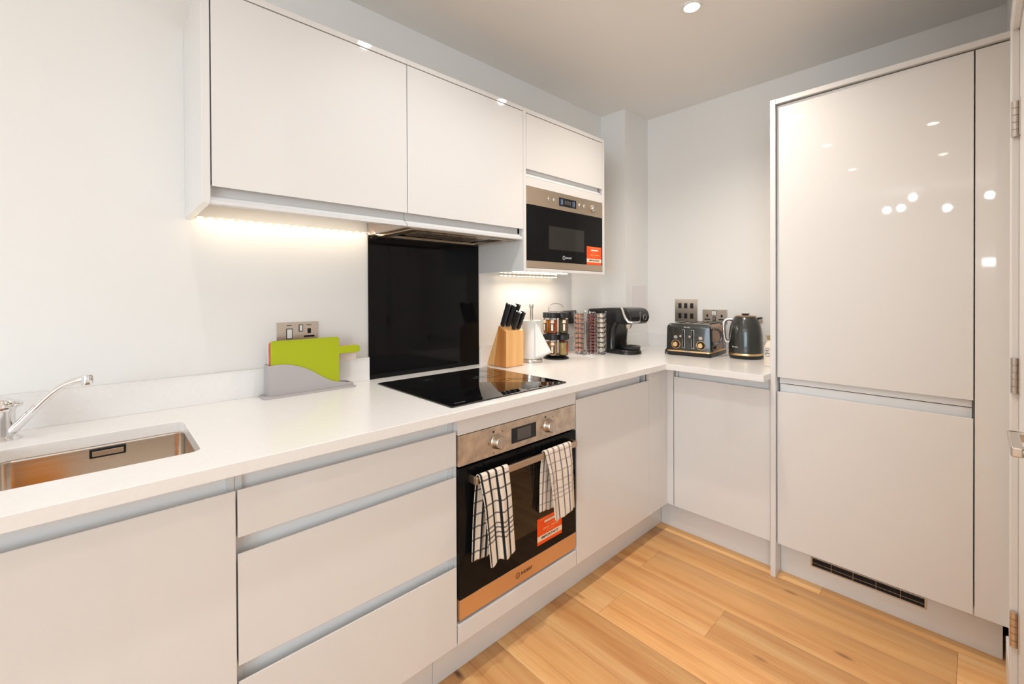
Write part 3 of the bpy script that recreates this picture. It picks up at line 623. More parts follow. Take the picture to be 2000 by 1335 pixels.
# ------------------------------------------------------------------ tall unit on the right wall
t = thing('tall_cabinet', 'tall gloss pale grey fridge freezer cabinet with two doors by the right wall', 'cabinet', (1.07, -1.49, 0))
B(.760, XB-.001, -1.1545, -1.1337, 0, 2.135).build('end_panel', 'gloss', t, bevel=.001)
B(.762, XB-.001, YC+.001, -1.1548, 2.1135, 2.1345).build('top_panel', 'gloss', t, bevel=.001)
MB().box(XT+.046, 1.34, -1.1565-.018, -1.1565, ZP, 2.112).box(XT+.046, 1.34, -1.7645, -1.7465, ZP, 2.112).box(1.32, 1.34, -1.7465, -1.1745, ZP, 2.112).box(XT+.046, 1.32, -1.7465, -1.1745, ZP, ZP+.018).box(XT+.046, 1.32, -1.7465, -1.1745, 2.094, 2.112).box(XT+.046, 1.32, -1.7465, -1.1745, .858, .874).build('carcass', 'carc', t)
yl, yr = -1.1568, -1.7630
p = [(XT, 2.1090), (XT, .8963), (XT+.003, .8963), (XT+.006, .8993), (XT+.013, .9163), (XT+.019, .9203), (XT+.019, 2.1090)]
MB().prism(p, 'y', yr, yl).build('door', 'gloss', t, bevel=.0012, angle=30)
z1 = .8328
p = [(XT, ZP), (XT, z1), (XT+.003, z1), (XT+.006, z1-.003), (XT+.0135, z1-.024), (XT+.019, z1-.028), (XT+.019, ZP)]
MB().prism(p, 'y', yr, yl).build('door', 'gloss', t, bevel=.0012, angle=30)
MB().prism([(XT+.045, .805), (XT+.024, .805), (XT+.029, .825), (XT+.028, .8645), (XT+.045, .8645)], 'y', yr+.004, yl-.004).build('handle_rail', 'rail', t)
MB().prism([(XT+.045, .8685), (XT+.0215, .8685), (XT+.0225, .885), (XT+.029, .905), (XT+.029, .93), (XT+.045, .93)], 'y', yr+.004, yl-.004).build('handle_rail', 'rail', t)
B(XT+.030, XT+.044, yr+.03, yl-.03, .8647, .8683).build('door_seal', 'dark', t)
B(XT, XT+.019, -1.8470, -1.7664, ZP, 2.1090).build('filler_panel', 'gloss', t, bevel=.0012)
pl = tag(B(XIP, XIP+.016, -1.8341, -1.1552, 0, ZP-.003).build('plinth', 'gloss', bevel=.001, org=(XIP, -1.49, 0)), 'pale grey plinth board with a vent grille under the tall cabinet', 'plinth')
gr = MB()
gx = XIP-.0045; y0, y1, z0, z1 = -1.6425, -1.2725, .0745, .1165
for a, b_, c_, d_ in ((y0, y1, z0, z0+.005), (y0, y1, z1-.003, z1), (y0, y0+.006, z0+.005, z1-.003), (y1-.006, y1, z0+.005, z1-.003)): gr.box(gx, XIP-.0002, a, b_, c_, d_)
g_ = gr.build('vent_grille', 'nickel', pl, bevel=.0008)
B(XIP-.0012, XIP-.0003, y0+.006, y1-.006, z0+.005, z1-.003).build('backing', 'dark', g_)
for q in range(4):
    z = z0+.0095+q*.0085; B(gx+.0006, gx+.003, y0+.006, y1-.006, z-.0007, z+.0007).build('slat', 'greyink', g_)
B(gx+.0002, gx+.003, y0+.006, y1-.006, .0925, .0937).build('slat', 'nickel', g_)
for q in range(1, 5):
    y = y0+(y1-y0)*q/5; B(gx+.0004, gx+.003, y-.0005, y+.0005, z0+.005, z1-.003).build('divider', 'nickel', g_)

# ------------------------------------------------------------------ sockets and switches
def face_box(plane, a0, a1, z0, z1, d0, d1):
    """box on the back wall (plane 'y') or right wall (plane 'x'); a = along the wall, d = depth out of the wall"""
    if plane == 'y': return B(a0, a1, -d1, -d0, z0, z1)
    return B(XB-d1, XB-d0, -a1, -a0, z0, z1)
s1 = thing('cooker_switch', 'steel cooker switch and socket plate above the chopping boards', 'socket', (-.89, 0, 1.128))
face_box('y', -.9625, -.8160, 1.0850, 1.1712, .0004, .007).build('plate', 'nickel', s1, bevel=.0012)
sw = face_box('y', -.9285, -.9065, 1.108, 1.148, .0068, .0085).build('switch_surround', 'black', s1); face_box('y', -.9255, -.9095, 1.111, 1.145, .008, .0115).build('rocker', 'white', sw, bevel=.001)
sw = face_box('y', -.8845, -.8695, 1.1345, 1.1615, .0068, .0085).build('switch_surround', 'black', s1); face_box('y', -.8818, -.8722, 1.1370, 1.159, .008, .0115).build('rocker', 'white', sw, bevel=.001)
for a, b, z0, z1 in ((-.853, -.8405, 1.1265, 1.1455), (-.866, -.8275, 1.112, 1.119)): face_box('y', a, b, z0, z1, .0069, .0074).build('socket_slot', 'dark', s1)
for a in (-.918, -.848): face_box('y', a-.009, a+.009, 1.158, 1.1605, .0069, .0073).build('plate_print', 'ink', s1)
s2 = thing('wall_socket', 'steel double socket on back wall behind the spice rack', 'socket', (.716, 0, 1.127))
face_box('y', .643, .789, 1.0847, 1.170, .0004, .007).build('plate', 'nickel', s2, bevel=.0012)
for a in (.668, .742):
    face_box('y', a, a+.011, 1.122, 1.138, .0069, .0074).build('socket_slot', 'dark', s2); face_box('y', a-.012, a+.024, 1.105, 1.111, .0069, .0074).build('socket_slot', 'dark', s2)
for a in (.701, .718): face_box('y', a, a+.012, 1.140, 1.160, .0068, .0105).build('rocker', 'black', s2, bevel=.001)
pg = thing('mains_plug', 'black mains plug in the back wall socket beside the capsule rack', 'plug', (.745, -.02, 1.115))
MB().loft([[(.747+dx*w, y, 1.118+dz*w) for dx, dz in rrect(-.024, .024, -.024, .024, .009)] for y, w in ((-.0076, 1), (-.022, .98), (-.036, .75), (-.039, .6))]).build('body', 'black', pg)
MB().tube([(.747, -.030, 1.100), (.748, -.034, 1.08), (.752, -.034, 1.05), (.765, -.036, 1.0), (.778, -.04, .95), (.79, -.05, .918), (.81, -.06, .9165)], .0032, 8).build('cord', 'black', pg)
s3 = thing('grid_switch', 'square steel plate with six black switches above the toaster', 'switch', (XB, -.4655, 1.16))
face_box('x', .390, .5415, 1.0855, 1.2352, .0004, .007).build('plate', 'nickel', s3, bevel=.0012)
for zi in (1.193, 1.127):
    for ai in (.4255, .4645, .5045):
        so_ = face_box('x', ai-.0105, ai+.0105, zi-.017, zi+.017, .0069, .0085).build('switch_surround', 'black', s3); face_box('x', ai-.0075, ai+.0075, zi-.013, zi+.013, .008, .0115).build('rocker', 'blackgloss', so_, bevel=.001)
s4 = thing('wall_socket', 'steel double socket with white switches between grid plate and kettle', 'socket', (XB, -.649, 1.13))
face_box('x', .5742, .7244, 1.0867, 1.1720, .0004, .007).build('plate', 'nickel', s4, bevel=.0012)
for a in (.604, .692):
    face_box('x', a-.0055, a+.0055, 1.126, 1.141, .0069, .0074).build('socket_slot', 'dark', s4); face_box('x', a-.018, a+.018, 1.107, 1.1145, .0069, .0074).build('socket_slot', 'dark', s4)
sw = face_box('x', .632, .661, 1.136, 1.166, .0068, .0085).build('switch_surround', 'black', s4)
for a in (.634, .6475): face_box('x', a, a+.0115, 1.1385, 1.1635, .008, .0115).build('rocker', 'white', sw, bevel=.001)
us = face_box('x', .638, .657, 1.100, 1.129, .0069, .0078).build('usb_panel', 'black', s4)
for z in (1.1075, 1.1155, 1.1235): face_box('x', .641, .654, z-.002, z+.002, .0077, .0081).build('usb_port', 'nickel', us)
cp_ = tag(MB().box(1.131, 1.318, -.1888-.008, -.1890, 1.14, 1.3295).build('blank_plate', 'lilac', bevel=.002), 'plain pale lilac blank plate on the boxed corner above coffee machine', 'plate')

# ------------------------------------------------------------------ chopping boards in their stand
st = thing('board_stand', 'pale grey plastic stand with a wavy front holding chopping boards', 'stand', (-.86, -.07, ZW))
wav = [(-1.0065, ZW+.006), (-1.0065, 1.0255), (-.985, 1.0275), (-.955, 1.0265), (-.926, 1.0205), (-.900, 1.0115), (-.875, .9995), (-.852, .985), (-.830, .9690), (-.806, .9545), (-.782, .9425), (-.755, .936), (-.7065, .9285), (-.7065, ZW+.006)]
MB().prism(wav, 'y', -.0855, -.0815).build('front_wall', 'grey', st, bevel=.001)
MB().prism([(x, z) for x, z in wav], 'y', -.0265, -.0230).build('back_wall', 'grey', st, bevel=.001)
MB().box(-1.0065, -1.0030, -.0812, -.0268, ZW+.0062, 1.0250).box(-.7100, -.7065, -.0812, -.0268, ZW+.0062, .928).build('end_wall', 'grey', st)
MB().loft([[(x, y, z) for x, y in rrect(-1.026+e, -.700-e, -.103+e, -.016-e, .012)] for z, e in ((ZW+.0002, 0), (ZW+.004, 0), (ZW+.006, .004))]).build('base_flange', 'grey', st)
def board(label, m, y, dx, dz, hz0, hz1):
    x0, x1, z0, z1 = -.9985+dx, -.7600+dx, ZW+.0075, 1.1115+dz; r = .010; hx = -.6775+dx
    arc = lambda cx, cz, a0, a1, r=r: [(cx+r*math.cos(math.radians(a0+(a1-a0)*k/5)), cz+r*math.sin(math.radians(a0+(a1-a0)*k/5))) for k in range(6)]
    p = [(x0, z0), (x1, z0)]
    p += [(x1, hz0)]+arc(hx-r, hz0+r, -90, 0)+arc(hx-r, hz1-r, 0, 90)+[(x1, hz1)]+arc(x1-r, z1-r, 0, 90)+arc(x0+r, z1-r, 90, 180)
    o = MB().prism(p, 'y', y-.0075, y).build('chopping_board', m, bevel=.001, org=(-.88, y, z0))
    tag(o, label, 'chopping board', 'chopping boards in the stand')
board('lime green chopping board with a handle, frontmost in the grey stand', 'green', -.0725, 0, 0, 1.0455, 1.0740)
board('coral red chopping board right behind the green one in grey stand', 'red', -.0575, -.0025, -.004, 1.0465, 1.0735)
board('white chopping board with lower handle, rearmost in the grey stand', 'offwhite', -.0420, -.0025, -.006, 1.012, 1.042)

# ------------------------------------------------------------------ knife block and knives
kbk = thing('knife_block', 'pale wooden knife block with slanted back on the worktop by the hob', 'knife block', (.065, -.125, ZW))
bx0, bx1 = .006, .1235; z0 = ZW+.0015
def kq(y, z): return (y, z)
MB().prism([(-.1985, z0), (-.1985, 1.0905), (-.144, 1.1185), (-.106, z0)], 'x', bx0, bx1).build('body', 'block', kbk, bevel=.0012)
MB().prism([(-.1975, z0), (-.1975, 1.0895), (-.144, 1.117), (-.1065, z0)], 'x', bx0-.0008, bx0+.001).build('side_face', 'blockdark', kbk)
MB().prism([(-.1055, z0), (-.1435, 1.1182), (-.050, z0)], 'x', bx0, bx1).build('back_wedge', 'block', kbk, bevel=.001)
dk = Vector((0, -.415, .91)).normalized()
kn = [('tallest black handled knife at the rear left of the block', .022, -.151, .126, .0140), ('black handled knife at rear of block beside the tallest', .053, -.154, .119, .0142),
      ('black handled knife at the rear right of the block', .088, -.151, .124, .0132), ('shorter black handled knife at front centre of the block', .067, -.184, .100, .0136), ('black handled knife at the front right of the block', .102, -.182, .100, .0132)]
for lab, x, y, ln, r in kn:
    zt_ = 1.0905+(y+.1985)*(1.1185-1.0905)/(.0545)
    p0 = Vector((x, y, zt_)); k_ = thing('kitchen_knife', lab, 'knife', tuple(p0), group='knives in the wooden block')
    lo = lambda s, w: [tuple(p0+dk*s+Vector((1, 0, 0))*(w*.86*math.cos(a))+Vector((0, .91, .415))*(w*1.12*math.sin(a))) for a in [2*PI*q/16 for q in range(16)]]
    MB().loft([lo(.002, r*.6), lo(.006, r*.85), lo(ln*.4, r*.95), lo(ln*.75, r*1.0), lo(ln-.004, r*1.08)]).build('handle', 'black', k_)
    MB().loft([lo(ln-.004, r*1.06), lo(ln-.001, r*1.08), lo(ln+.001, r*.8)]).build('end_cap', 'chrome', k_)
    q0, q1 = p0-dk*.10, p0+dk*.002; dy = Vector((0, .91, .415))*.009
    MB().add([q0+dy+Vector((.0008, 0, 0)), q0-dy+Vector((.0008, 0, 0)), q1-dy+Vector((.0008, 0, 0)), q1+dy+Vector((.0008, 0, 0)), q0+dy-Vector((.0008, 0, 0)), q0-dy-Vector((.0008, 0, 0)), q1-dy-Vector((.0008, 0, 0)), q1+dy-Vector((.0008, 0, 0))], [(0, 1, 2, 3), (4, 7, 6, 5), (0, 4, 5, 1), (1, 5, 6, 2), (2, 6, 7, 3), (3, 7, 4, 0)]).build('blade', 'nickel', k_)
sc_ = MB().tube([(.108+.009*math.cos(a), -.166+.010*math.sin(a), 1.1095+.005*math.sin(a)) for a in [2*PI*k/16 for k in range(16)]], .0022, 8, True)
tag(sc_.build('scissor_loop', 'black', org=(.108, -.166, 1.108)), 'black scissor handle loop lying in right corner of the knife block', 'scissors')

# ------------------------------------------------------------------ kitchen paper
px, py = .243, -.138
ph = thing('paper_towel_holder', 'steel upright kitchen roll holder beside the knife block', 'paper holder', (px, py, ZW))
MB().lathe([(0, .0003), (.056, .0003), (.058, .002), (.058, .014), (.055, .017), (0, .018)], (px, py, ZW), 40).build('base', 'nickel', ph)
MB().lathe([(0, .018), (.008, .018), (.008, .286), (.0115, .289), (.013, .298), (.0115, .306), (.006, .311), (0, .312)], (px, py, ZW), 24).build('rod', 'nickel', ph)
pr_ = thing('kitchen_roll', 'white kitchen paper roll with a loose sheet on steel holder', 'kitchen roll', (px, py, ZW+.0185))
MB().lathe([(.018, .0188), (.049, .0188), (.050, .021), (.050, .218), (.049, .2205), (.018, .2205)], (px, py, ZW), 44, cap=False).add([], []).build('roll', 'paper', pr_)
MB().lathe([(.0165, .0188), (.0182, .0188), (.0182, .2208), (.0165, .2208)], (px, py, ZW), 24, cap=False).build('core', 'cork', pr_)
sv = []; n1, n2 = 10, 14
cr_ = Vector((.729, -.684, 0)); ct_ = Vector((-.684, -.729, 0))
for i in range(n2+1):
    v = i/n2
    for j in range(n1+1):
        s = j/n1; ww = .004+.086*v
        p = Vector((px, py, ZW+.2195-.197*v+.028*s*v))+ct_*(.0518-.030*s*s*v)+cr_*(.016+ww*s)
        sv.append(tuple(p))
sh = MB().add(sv, [(i*(n1+1)+j, i*(n1+1)+j+1, (i+1)*(n1+1)+j+1, (i+1)*(n1+1)+j) for i in range(n2) for j in range(n1)]).build('loose_sheet', 'paper', pr_)
so = sh.modifiers.new('t', 'SOLIDIFY'); so.thickness = .0008

# ------------------------------------------------------------------ spice carousel
qx, qy = .428, -.150
sr_ = thing('spice_rack', 'black two tier revolving spice rack with a wire loop handle', 'spice rack', (qx, qy, ZW))
MB().lathe([(0, .0003), (.070, .0003), (.072, .003), (.064, .010), (.030, .017), (.007, .020), (0, .020)], (qx, qy, ZW), 40).build('base', 'black', sr_)
MB().lathe([(0, .018), (.005, .018), (.005, .262), (0, .262)], (qx, qy, ZW), 16).build('pole', 'nickel', sr_)
for z in (.0205, .142):
    MB().lathe([(.006, z), (.066, z), (.067, z+.0015), (.006, z+.003)], (qx, qy, ZW), 36, cap=False).build('tray', 'black', sr_)
for z in (.116, .238):
    MB().lathe([(.006, z-.012), (.021, z-.012), (.021, z-.009), (.006, z-.009)], (qx, qy, ZW), 24, cap=False).build('collar', 'black', sr_)
hp_ = [(-.040, 0, .262), (-.041, 0, .278)]+[(.0415*math.cos(a)*-1, 0, .280+.028*math.sin(a)) for a in [PI*k/14 for k in range(1, 14)]]+[(.041, 0, .278), (.040, 0, .262)]
MB().tube([(qx+cr_.x*a, qy+cr_.y*a, ZW+c3) for a, _, c3 in hp_], .0026, 8).build('loop_handle', 'nickel', sr_)
MB().tube([(qx+cr_.x*a, qy+cr_.y*a, ZW+.2625) for a in (-.04, 0, .04)], .0024, 8).build('handle_bar', 'nickel', sr_)
spices = {0: [(-24, 'orange paprika', c(214, 92, 30), True), (42, 'dark green herb', c(112, 104, 60), True), (-82, 'bright yellow turmeric', c(240, 150, 0), True), (100, 'brown spice', c(140, 92, 62), False)],
          1: [(-24, 'tan ground spice', c(206, 160, 104), True), (42, 'pale yellow mustard', c(196, 168, 104), False), (-82, 'ochre spice', c(206, 140, 60), False), (100, 'red chilli', c(214, 78, 30), False)]}
for tier in (1, 0):
    for ang, nm, col, lab in spices[0 if tier else 1]:
        a = math.radians(ang); d_ = ct_*math.cos(a)+cr_*math.sin(a); jx, jy = qx+d_.x*.0495, qy+d_.y*.0495; jz = ZW+(.1452 if tier else .0237)
        j = thing('spice_jar', 'small glass jar of %s on the %s tier of the spice rack' % (nm, 'upper' if tier else 'lower'), 'spice jar', (jx, jy, jz), group='jars in the spice rack')
        MB().lathe([(0, .0), (.0205, .0), (.0215, .002), (.0215, .078), (.019, .082), (.018, .0835)], (jx, jy, jz), 24, cap=False).build('glass', 'glass', j)
        MB().lathe([(0, .0025), (.0200, .0025), (.0200, .068), (0, .069)], (jx, jy, jz), 24).build('contents', mat('spice_'+nm.replace(' ', '_'), col, .8, bump=.5, bscale=500), j)
        MB().lathe([(0, .0835), (.0255, .0835), (.0260, .085), (.0260, .110), (.0245, .113), (0, .113)], (jx, jy, jz), 28).build('lid', 'black', j)
        if lab:
            def lq(w0, w1, z0, z1, rr):
                b0 = math.atan2(ct_.y, ct_.x)+a*.55; pp = [(jx+rr*math.cos(b0+w), jy+rr*math.sin(b0+w)) for w in [w0+(w1-w0)*k/6 for k in range(7)]]
                rb = rr-.0004; pq = [(jx+rb*math.cos(b0+w), jy+rb*math.sin(b0+w)) for w in [w1+(w0-w1)*k/6 for k in range(7)]]
                return MB().prism(pp+pq, 'z', jz+z0, jz+z1)
            lo_ = lq(-.72, .5, .010, .055, .0221).build('label', 'ink', j); lq(-.4, .15, .014, .050, .0224).build('label_print', 'cream', lo_)
            lq(-.5, .35, .055, .072, .0221).build('label_cap', 'cream', lo_)

# ------------------------------------------------------------------ capsule carousel
ux, uy = .712, -.172
cr0 = thing('capsule_rack', 'chrome wire carousel holding stacks of coffee capsules', 'capsule rack', (ux, uy, ZW))
RC, rc = .066, .0285
MB().lathe([(.088, .0003), (.093, .0003), (.094, .003), (.093, .006), (.088, .006)], (ux, uy, ZW), 44, cap=False).build('base_ring', 'chrome', cr0)
MB().lathe([(0, .0003), (.03, .0003), (.03, .004), (0, .005)], (ux, uy, ZW), 24).build('hub', 'chrome', cr0)
MB().cyl((ux, uy, ZW+.004), (ux, uy, ZW+.255), .004).build('post', 'chrome', cr0)
cols = [('left', -90, 8, 'pale pink', c(214, 166, 146)), ('middle', 0, 13, 'dark plum', c(120, 62, 62)), ('right', 90, 8, 'silver', c(236, 226, 214))]
ordn = ['topmost', 'second from top', 'third from top', 'fourth from top', 'fifth from top', 'sixth from top', 'seventh from top', 'eighth from top', 'ninth from top', 'tenth from top', 'eleventh from top', 'twelfth from top', 'lowest']
for nm, ang, n, cn, col in cols+[('rear', 180, 0, '', None)]:
    a = math.radians(ang); d_ = ct_*math.cos(a)+cr_*math.sin(a); kx, ky = ux+d_.x*RC, uy+d_.y*RC
    w = MB(); b0 = math.atan2(d_.y, d_.x)
    for off in (-1.25, -.42, .42, 1.25, PI):
        p = (kx+math.cos(b0+off)*(rc+.0016), ky+math.sin(b0+off)*(rc+.0016)); w.tube([(p[0], p[1], ZW+.0035), (p[0], p[1], ZW+.248)], .0015, 6)
    for off in (-.42, .42):
        p = (kx+math.cos(b0+off*.5)*(rc+.0016), ky+math.sin(b0+off*.5)*(rc+.0016))
        tx, ty = -math.sin(b0), math.cos(b0)
        w.tube([(p[0]+tx*.009*math.cos(k*PI/8)*(1), p[1]+ty*.009*math.cos(k*PI/8), ZW+.2485+.007*math.sin(k*PI/8)) for k in range(9)], .0014, 6)
    w.build('wire_column', 'chrome', cr0)
    MB().lathe([(rc-.003, .0065), (rc+.001, .0065), (rc+.001, .009), (rc-.003, .009)], (kx, ky, ZW), 24, cap=False).build('column_ring', 'chrome', cr0)
    if not n: continue
    mt = mat('capsule_'+cn.replace(' ', '_'), col, .3 if cn == 'silver' else .3, .5 if cn == 'silver' else 0.0, coat=.6); hgt = .233/n; proto = None
    foil = mat('capsule_foil_'+cn.replace(' ', '_'), tuple(x*.55 for x in col[:3])+(1,), .3, .6)
    for k in range(n):
        z = ZW+.0095+hgt*k; od_ = n-1-k
        lb = 'lowest' if k == 0 else ordn[od_]
        o = thing('coffee_capsule', '%s coffee capsule, %s in the %s column of the wire carousel' % (cn, lb, nm), 'coffee capsule', (kx, ky, z), group='coffee capsules in the carousel', local=True)
        if proto is None:
            h = hgt-.0006
            A = MB().lathe([(0, h*.15), (rc*.70, h*.18), (rc*.86, h*.45), (rc*.92, h*.78), (rc*.93, h*.80), (0, h*.80)], (0, 0, 0), 24).build('cup', mt, o)
            Bq = MB().lathe([(0, h*.80), (rc*.97, h*.80), (rc*.985, h*.88), (rc*.97, h), (0, h)], (0, 0, 0), 24).build('rim', foil, o)
            proto = (A.data, Bq.data)
        else:
            for nn, me in zip(('cup', 'rim'), proto):
                q = bpy.data.objects.new(nn, me); COL.objects.link(q); q.parent = o

# ------------------------------------------------------------------ coffee machine
cm = thing('coffee_machine', 'black capsule coffee machine with a silver band and round drip tray', 'coffee machine', (.877, -.395, ZW), math.radians(-9.5), local=True)
hw = .083
bp_ = rrect(-hw, hw, .060, .335, .02)
base = [(-.078*math.cos(a), .060-.062*math.sin(a)) for a in [PI*k/16 for k in range(17)]]
outl = base+[(hw, .09), (hw, .335), (-hw, .335), (-hw, .09)]
MB().loft([[(x*(1-e), .17+(y-.17)*(1-e), z) for x, y in outl] for z, e in ((.0005, .015), (.003, 0), (.016, .01), (.026, .05))]).build('base', 'blackgloss', cm)
MB().lathe([(0, .026), (.050, .026), (.058, .030), (.060, .044), (.057, .047), (0, .047)], (.008, .062, 0), 40).build('drip_tray', 'blackgloss', cm)
gq = MB()
for k in range(7): gq.box(-.04+.008, .04+.008, .032+k*.010-.0015, .032+k*.010+.0015, .0471, .0485)
gq.build('drip_grid', 'black', cm)
lo = lambda z, x0, x1, y0, y1, r: [(x, y, z) for x, y in rrect(x0, x1, y0, y1, r)]
MB().loft([lo(.024, -.078, .078, .128, .333, .03), lo(.06, -.076, .076, .135, .333, .03), lo(.15, -.077, .077, .125, .333, .03), lo(.19, -.08, .08, .09, .333, .03)]).build('column', 'blackgloss', cm)
prof = [(-.012, .1960), (-.022, .2150), (-.022, .2300), (-.012, .2560), (.004, .2700), (.030, .2765), (.150, .2765), (.330, .266), (.338, .255), (.338, .188), (.10, .188), (.06, .182), (.02, .180), (.0, .184)]
MB().prism(prof, 'x', -hw, hw).build('head', 'blackgloss', cm, bevel=.009, seg=3)
MB().lathe([(0, .150), (.014, .150), (.020, .160), (.026, .186), (0, .186)], (.0, .072, 0), 24).build('outlet', 'nickel', cm)
bd = [(-hw-.0012, .046, .2772), (-hw-.0022, .036, .262), (-hw-.0024, .028, .240), (-hw-.0022, .014, .214), (-hw-.001, -.002, .198), (-hw+.012, -.0175, .1935), (-.045, -.0205, .1930), (-.020, -.0215, .1935), (-.006, -.0225, .2000)]
MB().tube(bd, [.006, .0065, .007, .0075, .0078, .0072, .0062, .0056, .005], 10).build('silver_band', mat('silver_plastic', (.75, .75, .75, 1), .25, .8), cm)
B(-.004, -.0015, -.0232, -.018, .198, .256).build('panel_joint', 'nickel', cm)
MB().tube([(.038+.013*math.cos(a), -.0226, .2215+.0155*math.sin(a)) for a in [2*PI*k/28 for k in range(28)]], .0010, 6, True).build('start_button', 'nickel', cm)

# ------------------------------------------------------------------ toaster
ts = thing('toaster', 'dark slate four slice toaster with gold dials and gold trim', 'toaster', (1.1659, -.6181, ZW), math.radians(-84.55), local=True)
w2, d2 = .1300, .1485
MB().loft([lo(z, -w2+e, w2-e, -d2+e, d2-e, .018) for z, e in ((.0005, .008), (.004, .004), (.020, .002), (.0215, .004))]).build('base', 'black', ts)
MB().loft([lo(z, -w2+e, w2-e, -d2+e, d2-e, .020) for z, e in ((.0210, .0045), (.0225, .0025), (.0310, .0030), (.0325, .005))]).build('gold_trim', 'gold', ts)
def arch(y, w, zb, zt, r, n=7):
    out = [(-w, y, zb), (w, y, zb)]
    out += [(w-.004-r+r*math.cos(PI/2*k/n), y, zt-r+r*math.sin(PI/2*k/n)) for k in range(n+1)]
    out += [(-(w-.004-r)-r*math.sin(PI/2*k/n), y, zt-r+r*math.cos(PI/2*k/n)) for k in range(n+1)]
    return out
MB().loft([arch(y, w2-.003-e, .0325+e*.3, .187-e, .026) for y, e in ((-d2+.0035, .006), (-d2+.006, .002), (-d2+.016, 0), (-d2+.048, 0), (-d2+.049, .002))]).build('front_shell', 'slate', ts)
MB().loft([arch(y, w2-.0065, .0330, .1835, .024) for y in (-d2+.0485, d2-.0485)]).build('side_shell', 'copper', ts)
MB().loft([arch(y, w2-.003-e, .0325+e*.3, .187-e, .026) for y, e in ((d2-.049, .002), (d2-.048, 0), (d2-.016, 0), (d2-.006, .002), (d2-.0035, .006))]).build('back_shell', 'slate', ts)
for sx_ in (-.088, -.032, .032, .088): B(sx_-.014, sx_+.014, -.088, .088, .1830, .1848).build('bread_slot', 'dark', ts)
for sx_ in (-.102, -.046, .018, .074):
    MB().tube([(sx_+.014, -.08, .1845), (sx_+.014, -.075, .188), (sx_+.014, .075, .188), (sx_+.014, .08, .1845)], .0012, 6).build('rack_wire', 'nickel', ts)
yf = -d2+.0036
for sx_ in (-.024, .028):
    ls = B(sx_-.0075, sx_+.0075, yf-.0015, yf+.001, .0460, .1520).build('lever_slot', 'chrome', ts, bevel=.001); B(sx_-.0055, sx_+.0050, yf-.0022, yf-.0010, .0480, .1500).build('slot_opening', 'dark', ls)
    MB().lathe([(0, -.022), (.006, -.022), (.0075, -.018), (.0065, -.006), (.004, 0), (0, 0)], (sx_-.010, yf, .1150), 18, 'y').build('lever_knob', 'nickel', ts)
for sx_ in (-.068, .073):
    dk_ = MB().lathe([(.0228, -.003), (.0250, -.003), (.0262, 0), (.0228, 0)], (sx_, yf, .0660), 36, 'y', cap=False).build('dial_ring', 'gold', ts)
    MB().lathe([(0, -.0012), (.0228, -.0012), (.0228, .0005), (0, .0005)], (sx_, yf, .0660), 30, 'y').build('dial_well', 'dark', dk_)
    MB().lathe([(0, -.018), (.0120, -.018), (.0138, -.016), (.0145, -.0015), (0, -.001)], (sx_, yf, .0660), 30, 'y').build('dial', 'gold', ts)
    MB().loft([[(sx_-.001+x, yf+y, .1075+z) for x, z in rrect(-.010, .010, -.0085, .0085, .005)] for y in (0, -.004)]).build('button_plate', mat('satin_grey', (.5, .48, .45, 1), .3, .7) if sx_ < 0 else 'nickel', ts)
text('Breville', .0095, (-.004, yf-.0008, .166), (PI/2, 0, 0), 'whiteink', ts, sx=1.2)
MB().tube([(w2-.004, -d2+.066, .158), (w2+.012, -d2+.072, .157), (w2+.026, -d2+.080, .140), (w2+.030, -d2+.085, .115), (w2+.026, -d2+.080, .090), (w2+.012, -d2+.072, .075), (w2-.004, -d2+.066, .074)], .0068, 10).build('side_handle', 'slate', ts)
B(w2-.007, w2-.004, -d2+.06, -d2+.10, .045, .058).build('crumb_tray_slot', 'dark', ts)
B(-.018, .018, -d2-.001+.0022, -d2+.004, .0235, .0300).build('trim_badge', 'nickel', ts)
MB().tube([(-w2+.01, d2-.03, .012), (-w2-.018, d2-.06, .006), (-w2-.022, .02, .005), (-w2-.016, -.04, .006), (-w2-.024, -.085, .010), (-w2-.014, -.110, .022), (-w2-.008, -.085, .032), (-w2-.018, -.06, .030), (-w2-.020, -.10, .007), (-w2-.007, -.125, .006)], .0042, 8).build('power_cord', 'black', ts)

# ------------------------------------------------------------------ kettle
kt = thing('kettle', 'dark slate dome kettle with gold band, right of the toaster', 'kettle', (1.187, -.885, ZW), math.radians(-66), local=True)
MB().lathe([(0, .0004), (.074, .0004), (.080, .003), (.084, .012), (.0845, .020), (0, .020)], (0, 0, 0), 48).build('power_base', 'black', kt)
MB().lathe([(.080, .0202), (.0855, .0202), (.0862, .024), (.0855, .031), (.080, .031)], (0, 0, 0), 48, cap=False).add([], []).build('gold_band', 'gold', kt)
MB().lathe([(0, .0205), (.0835, .0205), (.0850, .032), (.0855, .05), (.0850, .09), (.0835, .13), (.080, .16), (.0745, .185), (.067, .207), (.058, .224), (.054, .229), (0, .230)], (0, 0, 0), 56).build('body', 'slate', kt)
MB().lathe([(0, .2295), (.052, .2295), (.053, .232), (.048, .2355), (.020, .238), (0, .2385)], (0, 0, 0), 40).build('lid', 'copper', kt)
MB().loft([[(x*k_, y*k_, z) for x, y in rrect(-.020, .020, -.007, .007, .005)] for z, k_ in ((.237, .6), (.241, .8), (.245, 1.05), (.2475, 1.0))]).build('lid_knob', 'black', kt)
MB().loft([[(x, y*sy, z) for y, z in [(math.cos(a)*.024, zc+math.sin(a)*.020) for a in [2*PI*k/14 for k in range(14)]]] for x, zc, sy in ((.035, .196, 1.25), (.060, .201, 1.15), (.074, .206, .9), (.083, .211, .5))]).build('spout', 'nickel', kt)
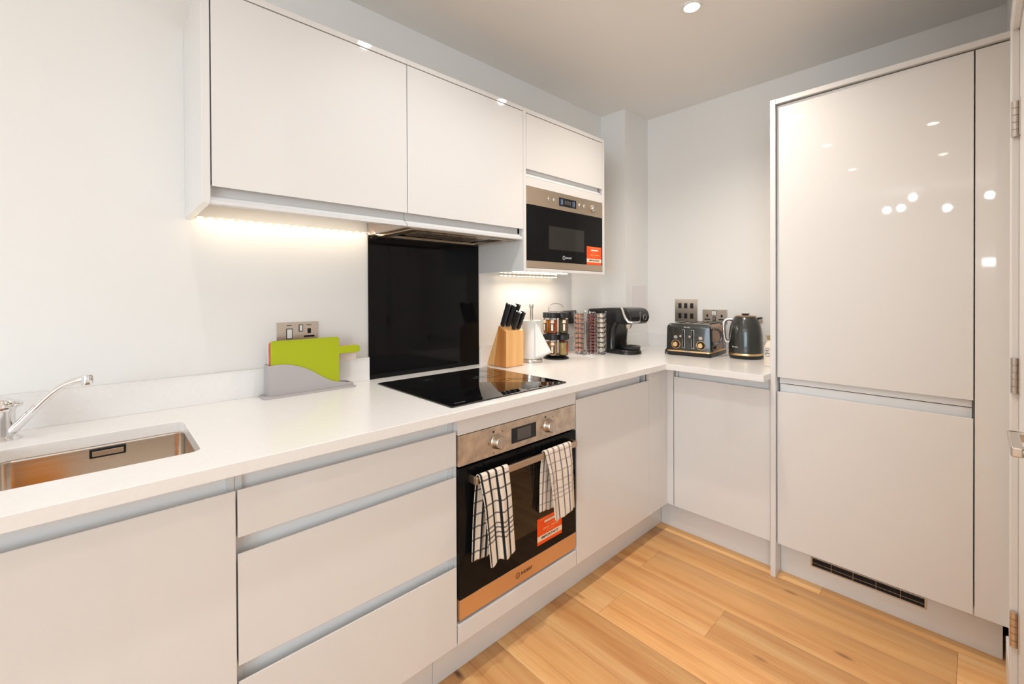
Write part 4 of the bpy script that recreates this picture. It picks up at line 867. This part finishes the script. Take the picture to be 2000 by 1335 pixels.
MB().loft([[(x, y*sy, z) for y, z in [(math.cos(a)*.020, zc+math.sin(a)*.006) for a in [2*PI*k/14 for k in range(14)]]] for x, zc, sy in ((.056, .2195, 1.0), (.074, .2225, .8), (.083, .2225, .45))]).build('spout_cover', 'black', kt)
hpts = [(-.062, 0, .214), (-.086, 0, .2155), (-.102, 0, .208), (-.108, 0, .190), (-.109, 0, .160), (-.108, 0, .130), (-.104, 0, .106), (-.096, 0, .092), (-.082, 0, .088)]
MB().tube(hpts, [.008, .0085, .0085, .008, .0075, .0075, .0075, .0075, .007], 12, sy=1.3).build('handle', 'chrome', kt)
a = math.radians(-72-18)
text('Breville', .010, (-.0570, -.0642, .066), (PI/2, 0, math.radians(-41.6)), 'whiteink', kt, sx=1.15)
MB().tube([(.078, .01, .010), (.094, 0, .008), (.104, -.018, .004), (.112, -.03, .0035)], .0035, 8).build('power_cord', 'black', kt)

# ------------------------------------------------------------------ bottle behind the tall panel
bq = thing('ceramic_bottle', 'small white ceramic bottle with blue grey print beside tall panel', 'bottle', (.976, -1.079, ZW))
MB().lathe([(0, .0004), (.034, .0004), (.0365, .003), (.0365, .085), (.034, .100), (.028, .113), (.0235, .120), (.0225, .128)], (.976, -1.079, ZW), 36).build('body', 'ceramic', bq)
MB().lathe([(0, .126), (.0215, .126), (.0215, .136), (.0245, .147), (.0260, .150), (0, .151)], (.976, -1.079, ZW), 28).build('stopper', 'cork', bq)
b0 = math.atan2(-.68, -2.41)-.55
ring = lambda w, z: (.976+.0371*math.cos(b0+w), -1.079+.0371*math.sin(b0+w), ZW+.072+z)
MB().tube([ring(.42*math.cos(q), .021*math.sin(q)) for q in [2*PI*k/20 for k in range(20)]], .0010, 6, True).build('printed_wreath', 'blueprint', bq)
for wq, zq in ((-.15, .006), (.05, .008), (-.05, -.004), (.16, -.006), (-.2, -.008)):
    MB().loft([[tuple(Vector(ring(wq, zq))+Vector((math.cos(b0)*t_, math.sin(b0)*t_, 0))+Vector((-math.sin(b0)*r*math.cos(q), math.cos(b0)*r*math.cos(q), r*math.sin(q)))) for q in [2*PI*k/8 for k in range(8)]] for t_, r in ((-.002, .004), (.0004, .004))]).build('printed_motif', 'blueprint', bq)
